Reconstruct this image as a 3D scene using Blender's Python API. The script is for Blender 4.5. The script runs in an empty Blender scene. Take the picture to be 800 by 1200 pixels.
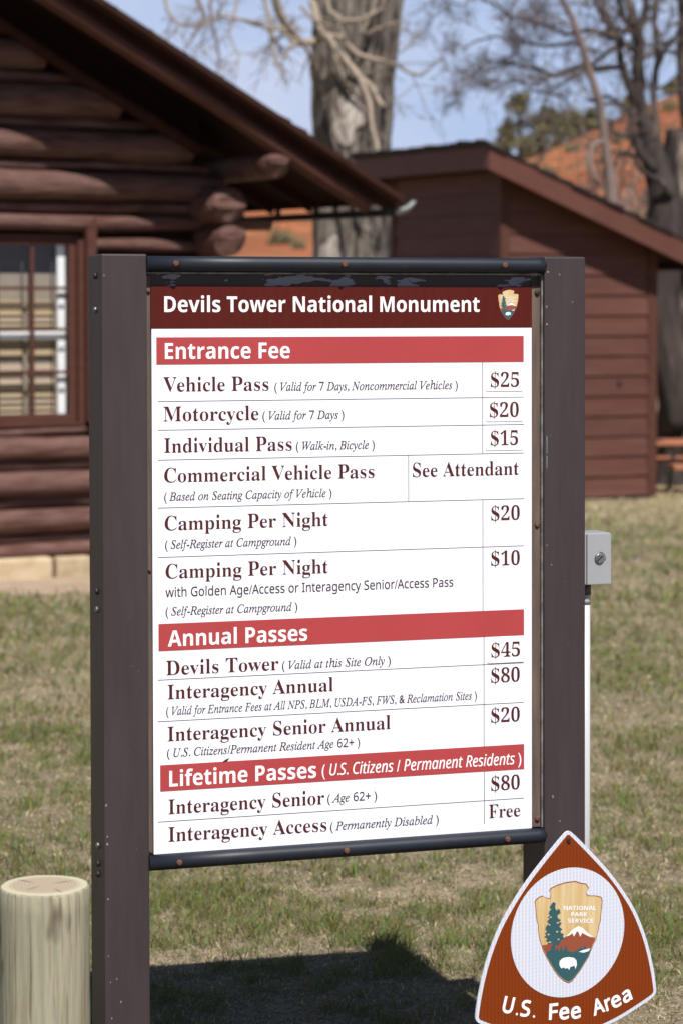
import bpy, bmesh, math, random
import numpy as np
from mathutils import Vector, Matrix, Euler, noise

sc = bpy.context.scene
col = sc.collection
R = math.radians
random.seed(7)
rng = np.random.default_rng(7)

# ------------------------------------------------------------------ camera
CAM_Z = 1.6
PITCH = R(2.4)
FPX = 3000.0                     # focal length in pixels of an 800 px wide frame (90 mm on a 24 mm wide sensor)
PPY = 334 + FPX * math.tan(PITCH)
cd = bpy.data.cameras.new('camera')
cam = bpy.data.objects.new('camera', cd)
col.objects.link(cam)
sc.camera = cam
cam.location = (0, 0, CAM_Z)
cam.rotation_euler = (R(90) - PITCH, 0, 0)
cd.sensor_fit = 'HORIZONTAL'
cd.sensor_width = 24
cd.lens = 90
cd.shift_y = -(600 - PPY) / 800
cd.clip_start = 0.1
cd.clip_end = 5000
cd.dof.use_dof = True
cd.dof.focus_distance = 4.98
cd.dof.aperture_fstop = 5.8
cd.dof.aperture_blades = 9

# ------------------------------------------------------------------ sky + sun
SUN_EL, SUN_AZ = R(54.8), R(15.4)         # azimuth measured from straight behind the camera towards the right
S = Vector((math.cos(SUN_EL) * math.sin(SUN_AZ), -math.cos(SUN_EL) * math.cos(SUN_AZ), math.sin(SUN_EL)))
w = bpy.data.worlds.new("World")
sc.world = w
w.use_nodes = True
nt = w.node_tree
bg = nt.nodes['Background']
sky = nt.nodes.new('ShaderNodeTexSky')
sky.sky_type = 'NISHITA'
sky.sun_disc = False
sky.sun_elevation = SUN_EL
sky.sun_rotation = math.atan2(S.x, S.y)
sky.altitude = 1300
sky.air_density = 0.85
sky.dust_density = 0.6
sky.ozone_density = 1.6
tc = nt.nodes.new('ShaderNodeTexCoord')
mp = nt.nodes.new('ShaderNodeMapping')
mp.inputs['Scale'].default_value = (3.2, 3.2, 13)
cn = nt.nodes.new('ShaderNodeTexNoise')
cn.inputs['Scale'].default_value = 2.3
cn.inputs['Detail'].default_value = 6
cn.inputs['Roughness'].default_value = 0.55
cr = nt.nodes.new('ShaderNodeMapRange')
cr.inputs['From Min'].default_value = 0.40
cr.inputs['From Max'].default_value = 0.70
cr.inputs['To Min'].default_value = 0.0
cr.inputs['To Max'].default_value = 1.0
mx = nt.nodes.new('ShaderNodeMix')
mx.data_type = 'RGBA'
hc = nt.nodes.new('ShaderNodeMix'); hc.data_type = 'RGBA'          # pale blue haze low over the horizon, thin cloud in it
hc.inputs[6].default_value = (7.3, 9.2, 13.4, 1)
hc.inputs[7].default_value = (9.6, 10.6, 13.6, 1)
nt.links.new(tc.outputs['Generated'], mp.inputs['Vector'])
nt.links.new(mp.outputs['Vector'], cn.inputs['Vector'])
nt.links.new(cn.outputs['Fac'], cr.inputs['Value'])
sepw = nt.nodes.new('ShaderNodeSeparateXYZ')
nt.links.new(tc.outputs['Generated'], sepw.inputs[0])
hz = nt.nodes.new('ShaderNodeMapRange')
hz.interpolation_type = 'SMOOTHSTEP'
hz.inputs['From Min'].default_value = 0.09
hz.inputs['From Max'].default_value = 0.26
hz.inputs['To Min'].default_value = 0.95
hz.inputs['To Max'].default_value = 0.06
nt.links.new(sepw.outputs['Z'], hz.inputs['Value'])
nt.links.new(cr.outputs['Result'], hc.inputs[0]); nt.links.new(hc.outputs[2], mx.inputs[7])
nt.links.new(hz.outputs['Result'], mx.inputs[0])
nt.links.new(sky.outputs['Color'], mx.inputs[6])
nt.links.new(mx.outputs[2], bg.inputs['Color'])
bg.inputs['Strength'].default_value = 0.05

sl = bpy.data.lights.new('sun', 'SUN')
sl.energy = 5.0
sl.angle = R(0.53)
sl.color = (1.0, 0.965, 0.915)
so = bpy.data.objects.new('sun', sl)
col.objects.link(so)
so.rotation_euler = (-S).to_track_quat('-Z', 'Y').to_euler()

sc.view_settings.view_transform = 'Standard'
sc.view_settings.look = 'None'
sc.view_settings.exposure = 0.36
sc.view_settings.gamma = 1.0

# ------------------------------------------------------------------ helpers
def ray(px, py):
    a = (px - 400) / FPX
    b = (PPY - py) / FPX
    return Vector((a, math.cos(PITCH) + b * math.sin(PITCH), -math.sin(PITCH) + b * math.cos(PITCH)))

def at(px, py, y):
    """the place seen at photo pixel (px, py) at distance y"""
    r = ray(px, py)
    return Vector((0, 0, CAM_Z)) + r * (y / r.y)

def tag(o, label=None, cat=None, group=None, kind=None):
    if label: o['label'] = label
    if cat: o['category'] = cat
    if group: o['group'] = group
    if kind: o['kind'] = kind
    return o

def empty(name, loc=(0, 0, 0), rot=(0, 0, 0), matrix=None):
    o = bpy.data.objects.new(name, None)
    col.objects.link(o)
    o.empty_display_size = 0.2
    if matrix is not None:
        o.matrix_world = matrix
    else:
        o.location = loc
        o.rotation_euler = rot
    return o

class MB:
    """collects shapes, links them as one mesh object"""
    def __init__(s):
        s.v = []; s.f = []; s.smooth = []
    def add(s, vs, fs, smooth=False):
        b = len(s.v)
        s.v += [tuple(v) for v in vs]
        s.f += [tuple(b + i for i in f) for f in fs]
        s.smooth += [smooth] * len(fs)
        return s
    def box(s, x0, x1, y0, y1, z0, z1):
        v = [(x0, y0, z0), (x1, y0, z0), (x1, y1, z0), (x0, y1, z0), (x0, y0, z1), (x1, y0, z1), (x1, y1, z1), (x0, y1, z1)]
        return s.add(v, [(0, 3, 2, 1), (4, 5, 6, 7), (0, 1, 5, 4), (1, 2, 6, 5), (2, 3, 7, 6), (3, 0, 4, 7)])
    def prism(s, poly, y0, y1):
        """polygon in the x-z plane extruded from y0 (front) to y1 (back)"""
        n = len(poly)
        v = [(x, y0, z) for x, z in poly] + [(x, y1, z) for x, z in poly]
        f = [tuple(range(n)), tuple(range(2 * n - 1, n - 1, -1))]
        for i in range(n):
            j = (i + 1) % n
            f.append((j, i, n + i, n + j))
        return s.add(v, f)
    def tube(s, pts, rad, n=12, caps=True, smooth=True, wob=None):
        pts = [Vector(p) for p in pts]
        m = len(pts)
        if not hasattr(rad, '__len__'): rad = [rad] * m
        base = len(s.v)
        d0 = (pts[1] - pts[0]).normalized()
        up = Vector((0, 0, 1)) if abs(d0.z) < 0.9 else Vector((0, 1, 0))
        a = d0.cross(up).normalized()
        for i, p in enumerate(pts):
            d = (pts[min(i + 1, m - 1)] - pts[max(i - 1, 0)]).normalized()
            a = (a - d * a.dot(d)).normalized()
            b = d.cross(a)
            for k in range(n):
                t = 2 * math.pi * k / n
                r = rad[i] * (wob(i, k) if wob else 1)
                s.v.append(tuple(p + (a * math.cos(t) + b * math.sin(t)) * r))
        for i in range(m - 1):
            for k in range(n):
                k2 = (k + 1) % n
                s.f.append((base + i * n + k, base + i * n + k2, base + (i + 1) * n + k2, base + (i + 1) * n + k))
                s.smooth.append(smooth)
        if caps:
            s.f.append(tuple(base + k for k in range(n))[::-1]); s.smooth.append(False)
            s.f.append(tuple(base + (m - 1) * n + k for k in range(n))); s.smooth.append(False)
        return s
    def build(s, name, m, parent=None, bevel=0, fix=True):
        me = bpy.data.meshes.new(name)
        me.from_pydata(s.v, [], s.f)
        me.polygons.foreach_set('use_smooth', s.smooth)
        if fix:
            bm = bmesh.new(); bm.from_mesh(me)
            bmesh.ops.recalc_face_normals(bm, faces=bm.faces)
            if bevel:
                es = [e for e in bm.edges if len(e.link_faces) == 2 and e.calc_face_angle(0) > 0.6]
                bmesh.ops.bevel(bm, geom=es, offset=bevel, segments=2, profile=0.6, affect='EDGES', clamp_overlap=True)
            bm.to_mesh(me); bm.free()
        me.update()
        if m: me.materials.append(m)
        o = bpy.data.objects.new(name, me)
        col.objects.link(o)
        if parent: o.parent = parent
        return o

def dup(o, parent=None, loc=None):
    c = o.copy()
    col.objects.link(c)
    c.parent = parent or o.parent
    if loc is not None: c.location = loc
    return c

# ------------------------------------------------------------------ materials
def nodes_of(m):
    m.use_nodes = True
    return m.node_tree, m.node_tree.nodes['Principled BSDF']

KEEP = {'white_sign_face', 'white_price_sticker', 'white_print', 'emblem_white', 'white_sash_paint', 'grey_cottonwood_bark_'}
def mat(name, c1, c2=None, rough=0.7, scale=8, stretch=(1, 1, 1), lo=0.35, hi=0.65, bump=0.0, bscale=None, bstretch=None, bdist=0.01,
        metallic=0.0, spec=0.5, c3=None, s3=2.0, lo3=0.45, hi3=0.7, detail=6, coat=0.0, var=0.0):
    """principled material: c1/c2 mixed by one noise, c3 laid over by a second, relief by a third; var = difference from piece to piece"""
    if name not in KEEP:
        c1, c2, c3 = [tuple(v * .78 for v in c) if c else None for c in (c1, c2, c3)]
    m = bpy.data.materials.new(name)
    t, p = nodes_of(m)
    p.inputs['Roughness'].default_value = rough
    p.inputs['Metallic'].default_value = metallic
    p.inputs['Specular IOR Level'].default_value = spec
    p.inputs['Coat Weight'].default_value = coat
    tcn = t.nodes.new('ShaderNodeTexCoord')
    def ns(sc_, st, det=detail, off=0):
        mpn = t.nodes.new('ShaderNodeMapping')
        mpn.inputs['Scale'].default_value = st
        mpn.inputs['Location'].default_value = (off, off * .7, off * .3)
        n = t.nodes.new('ShaderNodeTexNoise')
        n.inputs['Scale'].default_value = sc_
        n.inputs['Detail'].default_value = det
        n.inputs['Roughness'].default_value = 0.6
        t.links.new(tcn.outputs['Object'], mpn.inputs['Vector'])
        t.links.new(mpn.outputs['Vector'], n.inputs['Vector'])
        return n
    def rng_(n, lo, hi):
        r = t.nodes.new('ShaderNodeMapRange')
        r.inputs['From Min'].default_value = lo
        r.inputs['From Max'].default_value = hi
        t.links.new(n.outputs['Fac'], r.inputs['Value'])
        return r
    def mix(f, a, b):
        x = t.nodes.new('ShaderNodeMix'); x.data_type = 'RGBA'
        t.links.new(f.outputs[0], x.inputs[0])
        for i, v in ((6, a), (7, b)):
            if isinstance(v, (tuple, list)): x.inputs[i].default_value = (*v[:3], 1)
            else: t.links.new(v, x.inputs[i])
        return x.outputs[2]
    out = None
    if c2:
        out = mix(rng_(ns(scale, stretch), lo, hi), c1, c2)
    if c3:
        out = mix(rng_(ns(s3, stretch, off=5.3), lo3, hi3), out or c1, c3)
    if var and out is not None:
        oi = t.nodes.new('ShaderNodeObjectInfo'); hv = t.nodes.new('ShaderNodeHueSaturation'); vr = t.nodes.new('ShaderNodeMapRange')
        vr.inputs['To Min'].default_value = 1 - var; vr.inputs['To Max'].default_value = 1 + var
        t.links.new(oi.outputs['Random'], vr.inputs['Value']); t.links.new(vr.outputs[0], hv.inputs['Value']); t.links.new(out, hv.inputs['Color']); out = hv.outputs[0]
    if out is None: p.inputs['Base Color'].default_value = (*c1, 1)
    else: t.links.new(out, p.inputs['Base Color'])
    if bump:
        b = t.nodes.new('ShaderNodeBump')
        b.inputs['Strength'].default_value = bump
        b.inputs['Distance'].default_value = bdist
        t.links.new(ns(bscale or scale, bstretch or stretch, off=2.1).outputs['Fac'], b.inputs['Height'])
        t.links.new(b.outputs['Normal'], p.inputs['Normal'])
    return m

def srgb(r, g, b):
    f = lambda c: (c / 12.92 if c <= 0.04045 else ((c + .055) / 1.055) ** 2.4)
    return tuple(f(x / 255) for x in (r, g, b))

M = {}
M['post'] = mat('brown_grey_post_paint', (.058, .043, .046), (.049, .036, .039), rough=.5, spec=.3, scale=14, stretch=(4, 4, .5), bump=.25, bscale=60, bdist=.001, c3=(.068, .052, .053), s3=2.2)
M['nick'] = mat('chipped_paint', (.30, .30, .30), rough=.8)
M['tube'] = mat('dark_blue_tube_paint', (.010, .014, .026), (.016, .02, .03), rough=.5, scale=20, spec=.4, c3=(.05, .055, .06), s3=40, lo3=.68, hi3=.8, bump=.1, bscale=80, bdist=.001)
M['rust'] = mat('rusty_screw', (.20, .075, .04), (.09, .04, .03), rough=.85, scale=300, bump=.6, bdist=.001)
M['steel'] = mat('dull_screw_steel', (.32, .32, .31), (.12, .11, .10), rough=.45, scale=200, metallic=.7)
M['strip'] = mat('weathered_strip', (.165, .115, .085), (.09, .062, .05), rough=.75, scale=9, stretch=(6, 6, .6), bump=.3, bscale=50, bdist=.001)
M['edge'] = mat('bare_metal_edge', (.36, .34, .32), (.16, .14, .13), rough=.5, scale=30, metallic=.3)
M['sticker'] = mat('white_price_sticker', (.80, .80, .83), rough=.35)
M['ink'] = mat('dark_red_ink', (.092, .013, .009), rough=.5, spec=.3)
M['inklite'] = mat('thin_dark_ink', (.075, .03, .03), rough=.5, spec=.3)
M['white_ink'] = mat('white_print', (.84, .84, .86), rough=.4)
M['panel'] = mat('white_sign_face', (.79, .81, .90), (.775, .795, .885), rough=.45, spec=.3, scale=3)
M['header'] = mat('maroon_band', (.104, .011, .006), (.094, .009, .005), rough=.5, spec=.2, scale=30, stretch=(3, 3, .5), c3=(.13, .026, .019), s3=300, lo3=.66, hi3=.8)
M['band'] = mat('faded_red_band', (.50, .066, .070), (.47, .060, .064), rough=.45, scale=6, spec=.3)
M['hair'] = mat('ruled_line_ink', (.10, .04, .04), rough=.5)
# peeled paint above the header
def peel_mat():
    m = bpy.data.materials.new('peeling_paint')
    t, p = nodes_of(m)
    p.inputs['Roughness'].default_value = .5
    tcn = t.nodes.new('ShaderNodeTexCoord')
    mpn = t.nodes.new('ShaderNodeMapping'); mpn.inputs['Scale'].default_value = (9, 1, 26)
    n = t.nodes.new('ShaderNodeTexNoise'); n.inputs['Scale'].default_value = 1.6; n.inputs['Detail'].default_value = 5
    r = t.nodes.new('ShaderNodeMapRange'); r.inputs['From Min'].default_value = .55; r.inputs['From Max'].default_value = .565
    x = t.nodes.new('ShaderNodeMix'); x.data_type = 'RGBA'
    x.inputs[6].default_value = (.022, .013, .014, 1); x.inputs[7].default_value = (.17, .18, .23, 1)
    t.links.new(tcn.outputs['Object'], mpn.inputs['Vector']); t.links.new(mpn.outputs['Vector'], n.inputs['Vector'])
    t.links.new(n.outputs['Fac'], r.inputs['Value']); t.links.new(r.outputs[0], x.inputs[0]); t.links.new(x.outputs[2], p.inputs['Base Color'])
    b = t.nodes.new('ShaderNodeBump'); b.inputs['Strength'].default_value = .6; b.inputs['Distance'].default_value = .002
    t.links.new(r.outputs[0], b.inputs['Height']); t.links.new(b.outputs['Normal'], p.inputs['Normal'])
    return m
M['peel'] = peel_mat()
M['log'] = mat('brown_stained_log', (.185, .098, .083), (.105, .048, .038), rough=.55, scale=3.0, stretch=(1, 6, 6), bump=.9, bscale=7, bstretch=(.5, 7, 7), bdist=.02, c3=(.22, .13, .11), s3=4, spec=.12, var=.12)
M['logend0'] = mat('hewn_log_end', (.25, .14, .12), (.15, .075, .06), rough=.75, scale=12, bump=.7, bscale=14, bdist=.01)
M['trim'] = mat(spec=.12, name='brown_trim_paint', c1=(.118, .050, .038), c2=(.094, .040, .030), rough=.55, scale=6, stretch=(1, 1, 4), bump=.3, bscale=20, bdist=.003)
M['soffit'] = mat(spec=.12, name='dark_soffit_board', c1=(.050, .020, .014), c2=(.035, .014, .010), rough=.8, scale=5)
M['shingle'] = mat(spec=.12, name='dark_wood_shingle', c1=(.075, .052, .042), c2=(.035, .024, .020), rough=.9, scale=9, bump=.6, bscale=30, bdist=.006)
M['gutter'] = mat('black_brown_gutter', (.018, .012, .011), (.03, .02, .017), rough=.6, scale=10)
M['galv'] = mat('galvanised_metal', (.42, .44, .44), (.30, .32, .32), rough=.5, scale=12, metallic=.3)
M['chink'] = mat(spec=.12, name='wall_backing', c1=(.035, .016, .013), rough=.9)
M['wwhite'] = mat('white_sash_paint', (.80, .81, .82), (.72, .74, .76), rough=.4, scale=9)
M['slat'] = mat('tan_wooden_slat', (.42, .31, .175), (.34, .25, .14), rough=.6, scale=4, stretch=(.6, 1, 8))
M['slat2'] = mat('pale_wooden_slat', (.42, .32, .23), (.36, .27, .19), rough=.6, scale=4, stretch=(.6, 1, 8))
M['shade'] = mat('taupe_window_shade', (.34, .285, .22), (.28, .235, .18), rough=.8, scale=3)
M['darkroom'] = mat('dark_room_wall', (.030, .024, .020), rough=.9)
M['stone'] = mat('yellow_foundation_stone', (.62, .49, .32), (.50, .37, .22), rough=.85, var=.12, scale=9, bump=.6, bscale=18, bdist=.015, c3=(.62, .50, .34), s3=5)
M['siding'] = mat(spec=.12, name='red_brown_siding_paint', c1=(.138, .060, .047), c2=(.120, .051, .040), rough=.55, scale=2.5, stretch=(.6, 1, 5), bump=.35, bscale=14, bstretch=(.4, 1, 7), bdist=.004, c3=(.155, .072, .058), s3=2.0, var=.09)
M['fascia'] = mat(spec=.12, name='brown_fascia_paint', c1=(.150, .064, .049), c2=(.130, .054, .042), rough=.5, scale=2, stretch=(1, 1, 1))
M['felt'] = mat(spec=.12, name='dark_roofing', c1=(.028, .024, .024), c2=(.05, .042, .04), rough=.95, scale=8, bump=.6, bscale=30, bdist=.01)
M['box'] = mat('grey_outlet_box_paint', (.45, .46, .48), (.42, .43, .45), rough=.38, scale=14, bump=.15, bscale=120, bdist=.001, metallic=.15)
M['boxscrew'] = mat('box_screw', (.34, .35, .36), (.2, .2, .21), rough=.35, scale=60, metallic=.7)
M['coupling'] = mat('dark_grey_coupling', (.085, .08, .085), rough=.5)
M['conduit'] = mat('white_plastic_conduit', (.66, .66, .69), (.62, .62, .65), rough=.4, scale=12)
M['alu'] = mat('aluminium_sheet', (.45, .45, .45), rough=.4, metallic=.8)
M['bark'] = mat('grey_cottonwood_bark', (.34, .29, .245), (.055, .042, .036), rough=.95, scale=2.9, stretch=(3.6, 3.6, .6), lo=.42, hi=.58, bump=1.0, bscale=3.2, bstretch=(3.4, 3.4, .5), bdist=.16, c3=(.50, .44, .37), s3=.7, lo3=.58, hi3=.70)
M['barelimb'] = mat('bleached_dead_limb', (.46, .37, .285), (.30, .235, .18), rough=.85, scale=5, bump=.5, bscale=14, bdist=.01)
M['twig'] = mat('grey_brown_twig', (.17, .135, .12), (.11, .085, .078), rough=.9, scale=4)
M['paletwig'] = mat('pale_grey_twig', (.33, .27, .22), (.22, .175, .145), rough=.9, scale=4)
M['darkbark'] = mat('dark_ridged_bark', (.075, .055, .048), (.035, .026, .023), rough=.95, scale=3, stretch=(3.4, 3.4, .6), bump=1.0, bscale=4, bstretch=(3, 3, .5), bdist=.05, c3=(.36, .28, .23), s3=.8, lo3=.57, hi3=.70)
M['palebark'] = mat('pale_slender_bark', (.26, .19, .165), (.15, .105, .09), rough=.9, scale=3, stretch=(2, 2, .6))
M['plank'] = mat('orange_table_plank', (.50, .19, .10), (.43, .155, .08), rough=.55, scale=4, stretch=(.6, 4, 4))
M['pipe'] = mat('grey_pipe_frame', (.36, .37, .39), (.28, .29, .31), rough=.5, scale=8, metallic=.3)
M['rockstrata'] = None

def leafmat(name, a, b, rough=.8):
    m = bpy.data.materials.new(name)
    t, p = nodes_of(m)
    p.inputs['Roughness'].default_value = rough
    g = t.nodes.new('ShaderNodeNewGeometry')
    x = t.nodes.new('ShaderNodeMix'); x.data_type = 'RGBA'
    x.inputs[6].default_value = (*a, 1); x.inputs[7].default_value = (*b, 1)
    t.links.new(g.outputs['Random Per Island'], x.inputs[0])
    t.links.new(x.outputs[2], p.inputs['Base Color'])
    return m
M['needle'] = leafmat('olive_conifer_needles', (.08, .08, .036), (.22, .195, .085))
M['bush'] = leafmat('sage_leaves', (.09, .10, .045), (.20, .20, .10))

# ------------------------------------------------------------------ ground
def gz(x, y):
    if y < 36: z = -.04 * (y - 4.9)
    else:
        z36 = -.04 * 31.1
        if y < 46: t = (y - 36) / 10; z = z36 - .4 * (t - t * t / 2)
        else: z = z36 - .2 + .055 * (y - 46) * min(1, (y - 46) / 10)
        if y > 90: z = (z36 - .2 + .055 * 44) + .012 * (y - 90)
    return z

def build_ground():
    ys = np.concatenate([np.linspace(-30, 4, 12), np.linspace(4.6, 40, 90), np.linspace(41, 100, 50), np.linspace(104, 1500, 30)])
    xs = np.concatenate([np.linspace(-900, -22, 14), np.linspace(-20, 20, 90), np.linspace(22, 900, 14)])
    v = []
    for y in ys:
        for x in xs:
            n = noise.noise(Vector((x * 1.3, y * 1.3, 0))) * .006 if 3 < y < 40 else 0
            v.append((x, y, gz(x, y) + n - .008))
    nx = len(xs)
    f = [(j * nx + i, j * nx + i + 1, (j + 1) * nx + i + 1, (j + 1) * nx + i) for j in range(len(ys) - 1) for i in range(nx - 1)]
    me = bpy.data.meshes.new('ground'); me.from_pydata(v, [], f)
    me.polygons.foreach_set('use_smooth', [True] * len(f)); me.update()
    m = bpy.data.materials.new('thatchy_lawn_soil')
    t, p = nodes_of(m)
    p.inputs['Roughness'].default_value = .95
    p.inputs['Specular IOR Level'].default_value = .15
    g = t.nodes.new('ShaderNodeNewGeometry')
    def ns(s, d=6):
        n = t.nodes.new('ShaderNodeTexNoise'); n.inputs['Scale'].default_value = s; n.inputs['Detail'].default_value = d
        n.inputs['Roughness'].default_value = .65
        t.links.new(g.outputs['Position'], n.inputs['Vector']); return n
    def mr(src, lo, hi):
        r = t.nodes.new('ShaderNodeMapRange'); r.inputs['From Min'].default_value = lo; r.inputs['From Max'].default_value = hi
        t.links.new(src, r.inputs['Value']); return r.outputs[0]
    def mixc(f, a, b):
        x = t.nodes.new('ShaderNodeMix'); x.data_type = 'RGBA'; t.links.new(f, x.inputs[0])
        for i, c in ((6, a), (7, b)):
            if isinstance(c, tuple): x.inputs[i].default_value = (*c, 1)
            else: t.links.new(c, x.inputs[i])
        return x.outputs[2]
    near = mixc(mr(ns(1.1).outputs['Fac'], .36, .6), (.15, .14, .075), (.34, .275, .19))
    near = mixc(mr(ns(45).outputs['Fac'], .42, .62), near, (.12, .095, .06))
    near = mixc(mr(ns(150, 3).outputs['Fac'], .5, .66), near, (.42, .34, .22))
    sep = t.nodes.new('ShaderNodeSeparateXYZ'); t.links.new(g.outputs['Position'], sep.inputs[0])
    farm = mr(sep.outputs['Y'], 24, 34)
    dry = mixc(mr(ns(.35).outputs['Fac'], .4, .6), (.42, .31, .17), (.24, .21, .10))
    c = mixc(farm, near, dry)
    pink = mixc(mr(ns(.2).outputs['Fac'], .4, .6), (.42, .27, .185), (.36, .28, .17))
    c = mixc(mr(sep.outputs['Y'], 46, 58), c, pink)
    t.links.new(c, p.inputs['Base Color'])
    b = t.nodes.new('ShaderNodeBump'); b.inputs['Strength'].default_value = .8; b.inputs['Distance'].default_value = .02
    t.links.new(ns(60).outputs['Fac'], b.inputs['Height']); t.links.new(b.outputs['Normal'], p.inputs['Normal'])
    me.materials.append(m)
    o = bpy.data.objects.new('ground', me); col.objects.link(o)
    tag(o, kind='structure')
build_ground()

def rock_material():
    m = bpy.data.materials.new('red_rock_slope')
    t, p = nodes_of(m)
    p.inputs['Roughness'].default_value = .95
    p.inputs['Specular IOR Level'].default_value = .1
    g = t.nodes.new('ShaderNodeNewGeometry')
    mpn = t.nodes.new('ShaderNodeMapping'); mpn.inputs['Scale'].default_value = (.05, .05, .9)
    t.links.new(g.outputs['Position'], mpn.inputs['Vector'])
    n1 = t.nodes.new('ShaderNodeTexNoise'); n1.inputs['Scale'].default_value = 1.6; n1.inputs['Detail'].default_value = 8
    t.links.new(mpn.outputs['Vector'], n1.inputs['Vector'])
    n2 = t.nodes.new('ShaderNodeTexNoise'); n2.inputs['Scale'].default_value = .22; n2.inputs['Detail'].default_value = 9; n2.inputs['Roughness'].default_value = .7
    t.links.new(g.outputs['Position'], n2.inputs['Vector'])
    def mr(src, lo, hi):
        r = t.nodes.new('ShaderNodeMapRange'); r.inputs['From Min'].default_value = lo; r.inputs['From Max'].default_value = hi
        t.links.new(src, r.inputs['Value']); return r.outputs[0]
    def mixc(f, a, b):
        x = t.nodes.new('ShaderNodeMix'); x.data_type = 'RGBA'; t.links.new(f, x.inputs[0])
        for i, c in ((6, a), (7, b)):
            if isinstance(c, tuple): x.inputs[i].default_value = (*c, 1)
            else: t.links.new(c, x.inputs[i])
        return x.outputs[2]
    c = mixc(mr(n1.outputs['Fac'], .42, .58), (.42, .155, .072), (.29, .10, .05))
    c = mixc(mr(n2.outputs['Fac'], .50, .62), c, (.19, .11, .06))
    t.links.new(c, p.inputs['Base Color'])
    b = t.nodes.new('ShaderNodeBump'); b.inputs['Strength'].default_value = .9; b.inputs['Distance'].default_value = .8
    t.links.new(n2.outputs['Fac'], b.inputs['Height']); t.links.new(b.outputs['Normal'], p.inputs['Normal'])
    return m

HCREST = 190.0
CREST_PX = [(-900, 260), (-200, 250), (200, 235), (300, 228), (380, 214), (460, 203), (560, 192), (600, 184), (640, 172), (680, 158), (720, 140), (760, 121), (800, 106), (860, 92), (950, 80), (1200, 90), (2200, 170), (4000, 260)]
CX = [at(px, py, HCREST).x for px, py in CREST_PX]
CZ = [at(px, py, HCREST).z for px, py in CREST_PX]
def hill_z(x, y):
    zc = float(np.interp(x * HCREST / max(HCREST, 1), CX, CZ))
    zb = gz(x, 78) - 1.0
    if y <= HCREST:
        t = (y - 78) / (HCREST - 78)
        z = zb + (zc - zb) * (t ** .9)
        z += noise.noise(Vector((x * .09, y * .06, 1.7))) * 1.3 * min(1, 4 * t * (1 - t)) + noise.noise(Vector((x * .35, y * .2, 4))) * .45 * min(1, 3 * t)
    else:
        z = zc - (y - HCREST) * .02 + noise.noise(Vector((x * .35, y * .2, 4))) * .45
    return z
def build_hill():
    xs = np.concatenate([np.linspace(-260, -40, 40), np.linspace(-38, 60, 150), np.linspace(62, 260, 40)])
    ys = np.concatenate([np.linspace(78, HCREST, 90), np.linspace(HCREST + 3, HCREST + 160, 20)])
    v = [(x, y, hill_z(x, y)) for y in ys for x in xs]
    nx = len(xs)
    f = [(j * nx + i, j * nx + i + 1, (j + 1) * nx + i + 1, (j + 1) * nx + i) for j in range(len(ys) - 1) for i in range(nx - 1)]
    me = bpy.data.meshes.new('red_rock_hill'); me.from_pydata(v, [], f)
    me.polygons.foreach_set('use_smooth', [True] * len(f)); me.update()
    me.materials.append(rock_material())
    o = bpy.data.objects.new('red_rock_hill', me); col.objects.link(o)
    tag(o, kind='structure')
build_hill()

# ------------------------------------------------------------------ log cabin
CAB = Vector((-2.182, 18.632, -.549)); CAB_A = R(28)
cabin = empty('log_cabin', CAB, (0, 0, CAB_A))
tag(cabin, 'dark brown log cabin with deep gable eave and multi pane window on the left', 'cabin')
def cz(py): return 2.149 - (py - 334) * .006195         # height on the gable wall above the cabin's footing
EAVE_U, EAVE_Z, SLOPE, RIDGE_U = 2.59, 2.847, .5555, -2.0
def T(u):                                                # top of the roof above the footing
    return EAVE_Z + SLOPE * (EAVE_U - u) if u >= RIDGE_U else EAVE_Z + SLOPE * (EAVE_U - RIDGE_U) - SLOPE * (RIDGE_U - u)
LEFT_U = 2 * RIDGE_U - EAVE_U

def make_log(name, p0, p1, r, parent, seed, m=None, ends=(0.85, 0.85), hewn=False):
    p0, p1 = Vector(p0), Vector(p1)
    L = (p1 - p0).length
    n = max(3, int(L / .22))
    rnd = random.Random(seed)
    ph = [rnd.uniform(0, 6.28) for _ in range(6)]
    pts, rad = [], []
    d = (p1 - p0).normalized()
    side = d.cross(Vector((0, 0, 1))).normalized()
    for i in range(n + 1):
        t = i / n; s_ = t * L
        off = Vector((0, 0, 1)) * (math.sin(s_ * 1.7 + ph[0]) * .007 + math.sin(s_ * 4.3 + ph[1]) * .004) + side * math.sin(s_ * 1.3 + ph[2]) * .008
        pts.append(p0 + d * s_ + off)
        rad.append(r * (1 + .05 * math.sin(s_ * 2.3 + ph[3]) + .03 * math.sin(s_ * 6.1 + ph[4]) + (t - .5) * rnd.choice((-.04, .04))))
    # hewn, rounded-off ends
    e0, e1 = ends
    pts = [pts[0] - d * r * .25] + pts + [pts[-1] + d * r * .25]
    rad = [rad[0] * e0 * .75] + [rad[0] * (.97)] + rad[1:-1] + [rad[-1] * .97] + [rad[-1] * e1 * .75]
    mb = MB()
    mb.tube(pts, rad, 14, wob=lambda i, k: 1 + .035 * math.sin(k * 2.2 + ph[5] + i * .15) + (.05 * math.sin(k * 1.7 + i * 9 + ph[1]) if hewn else 0))
    return mb.build(name, m or M['log'], parent)

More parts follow.
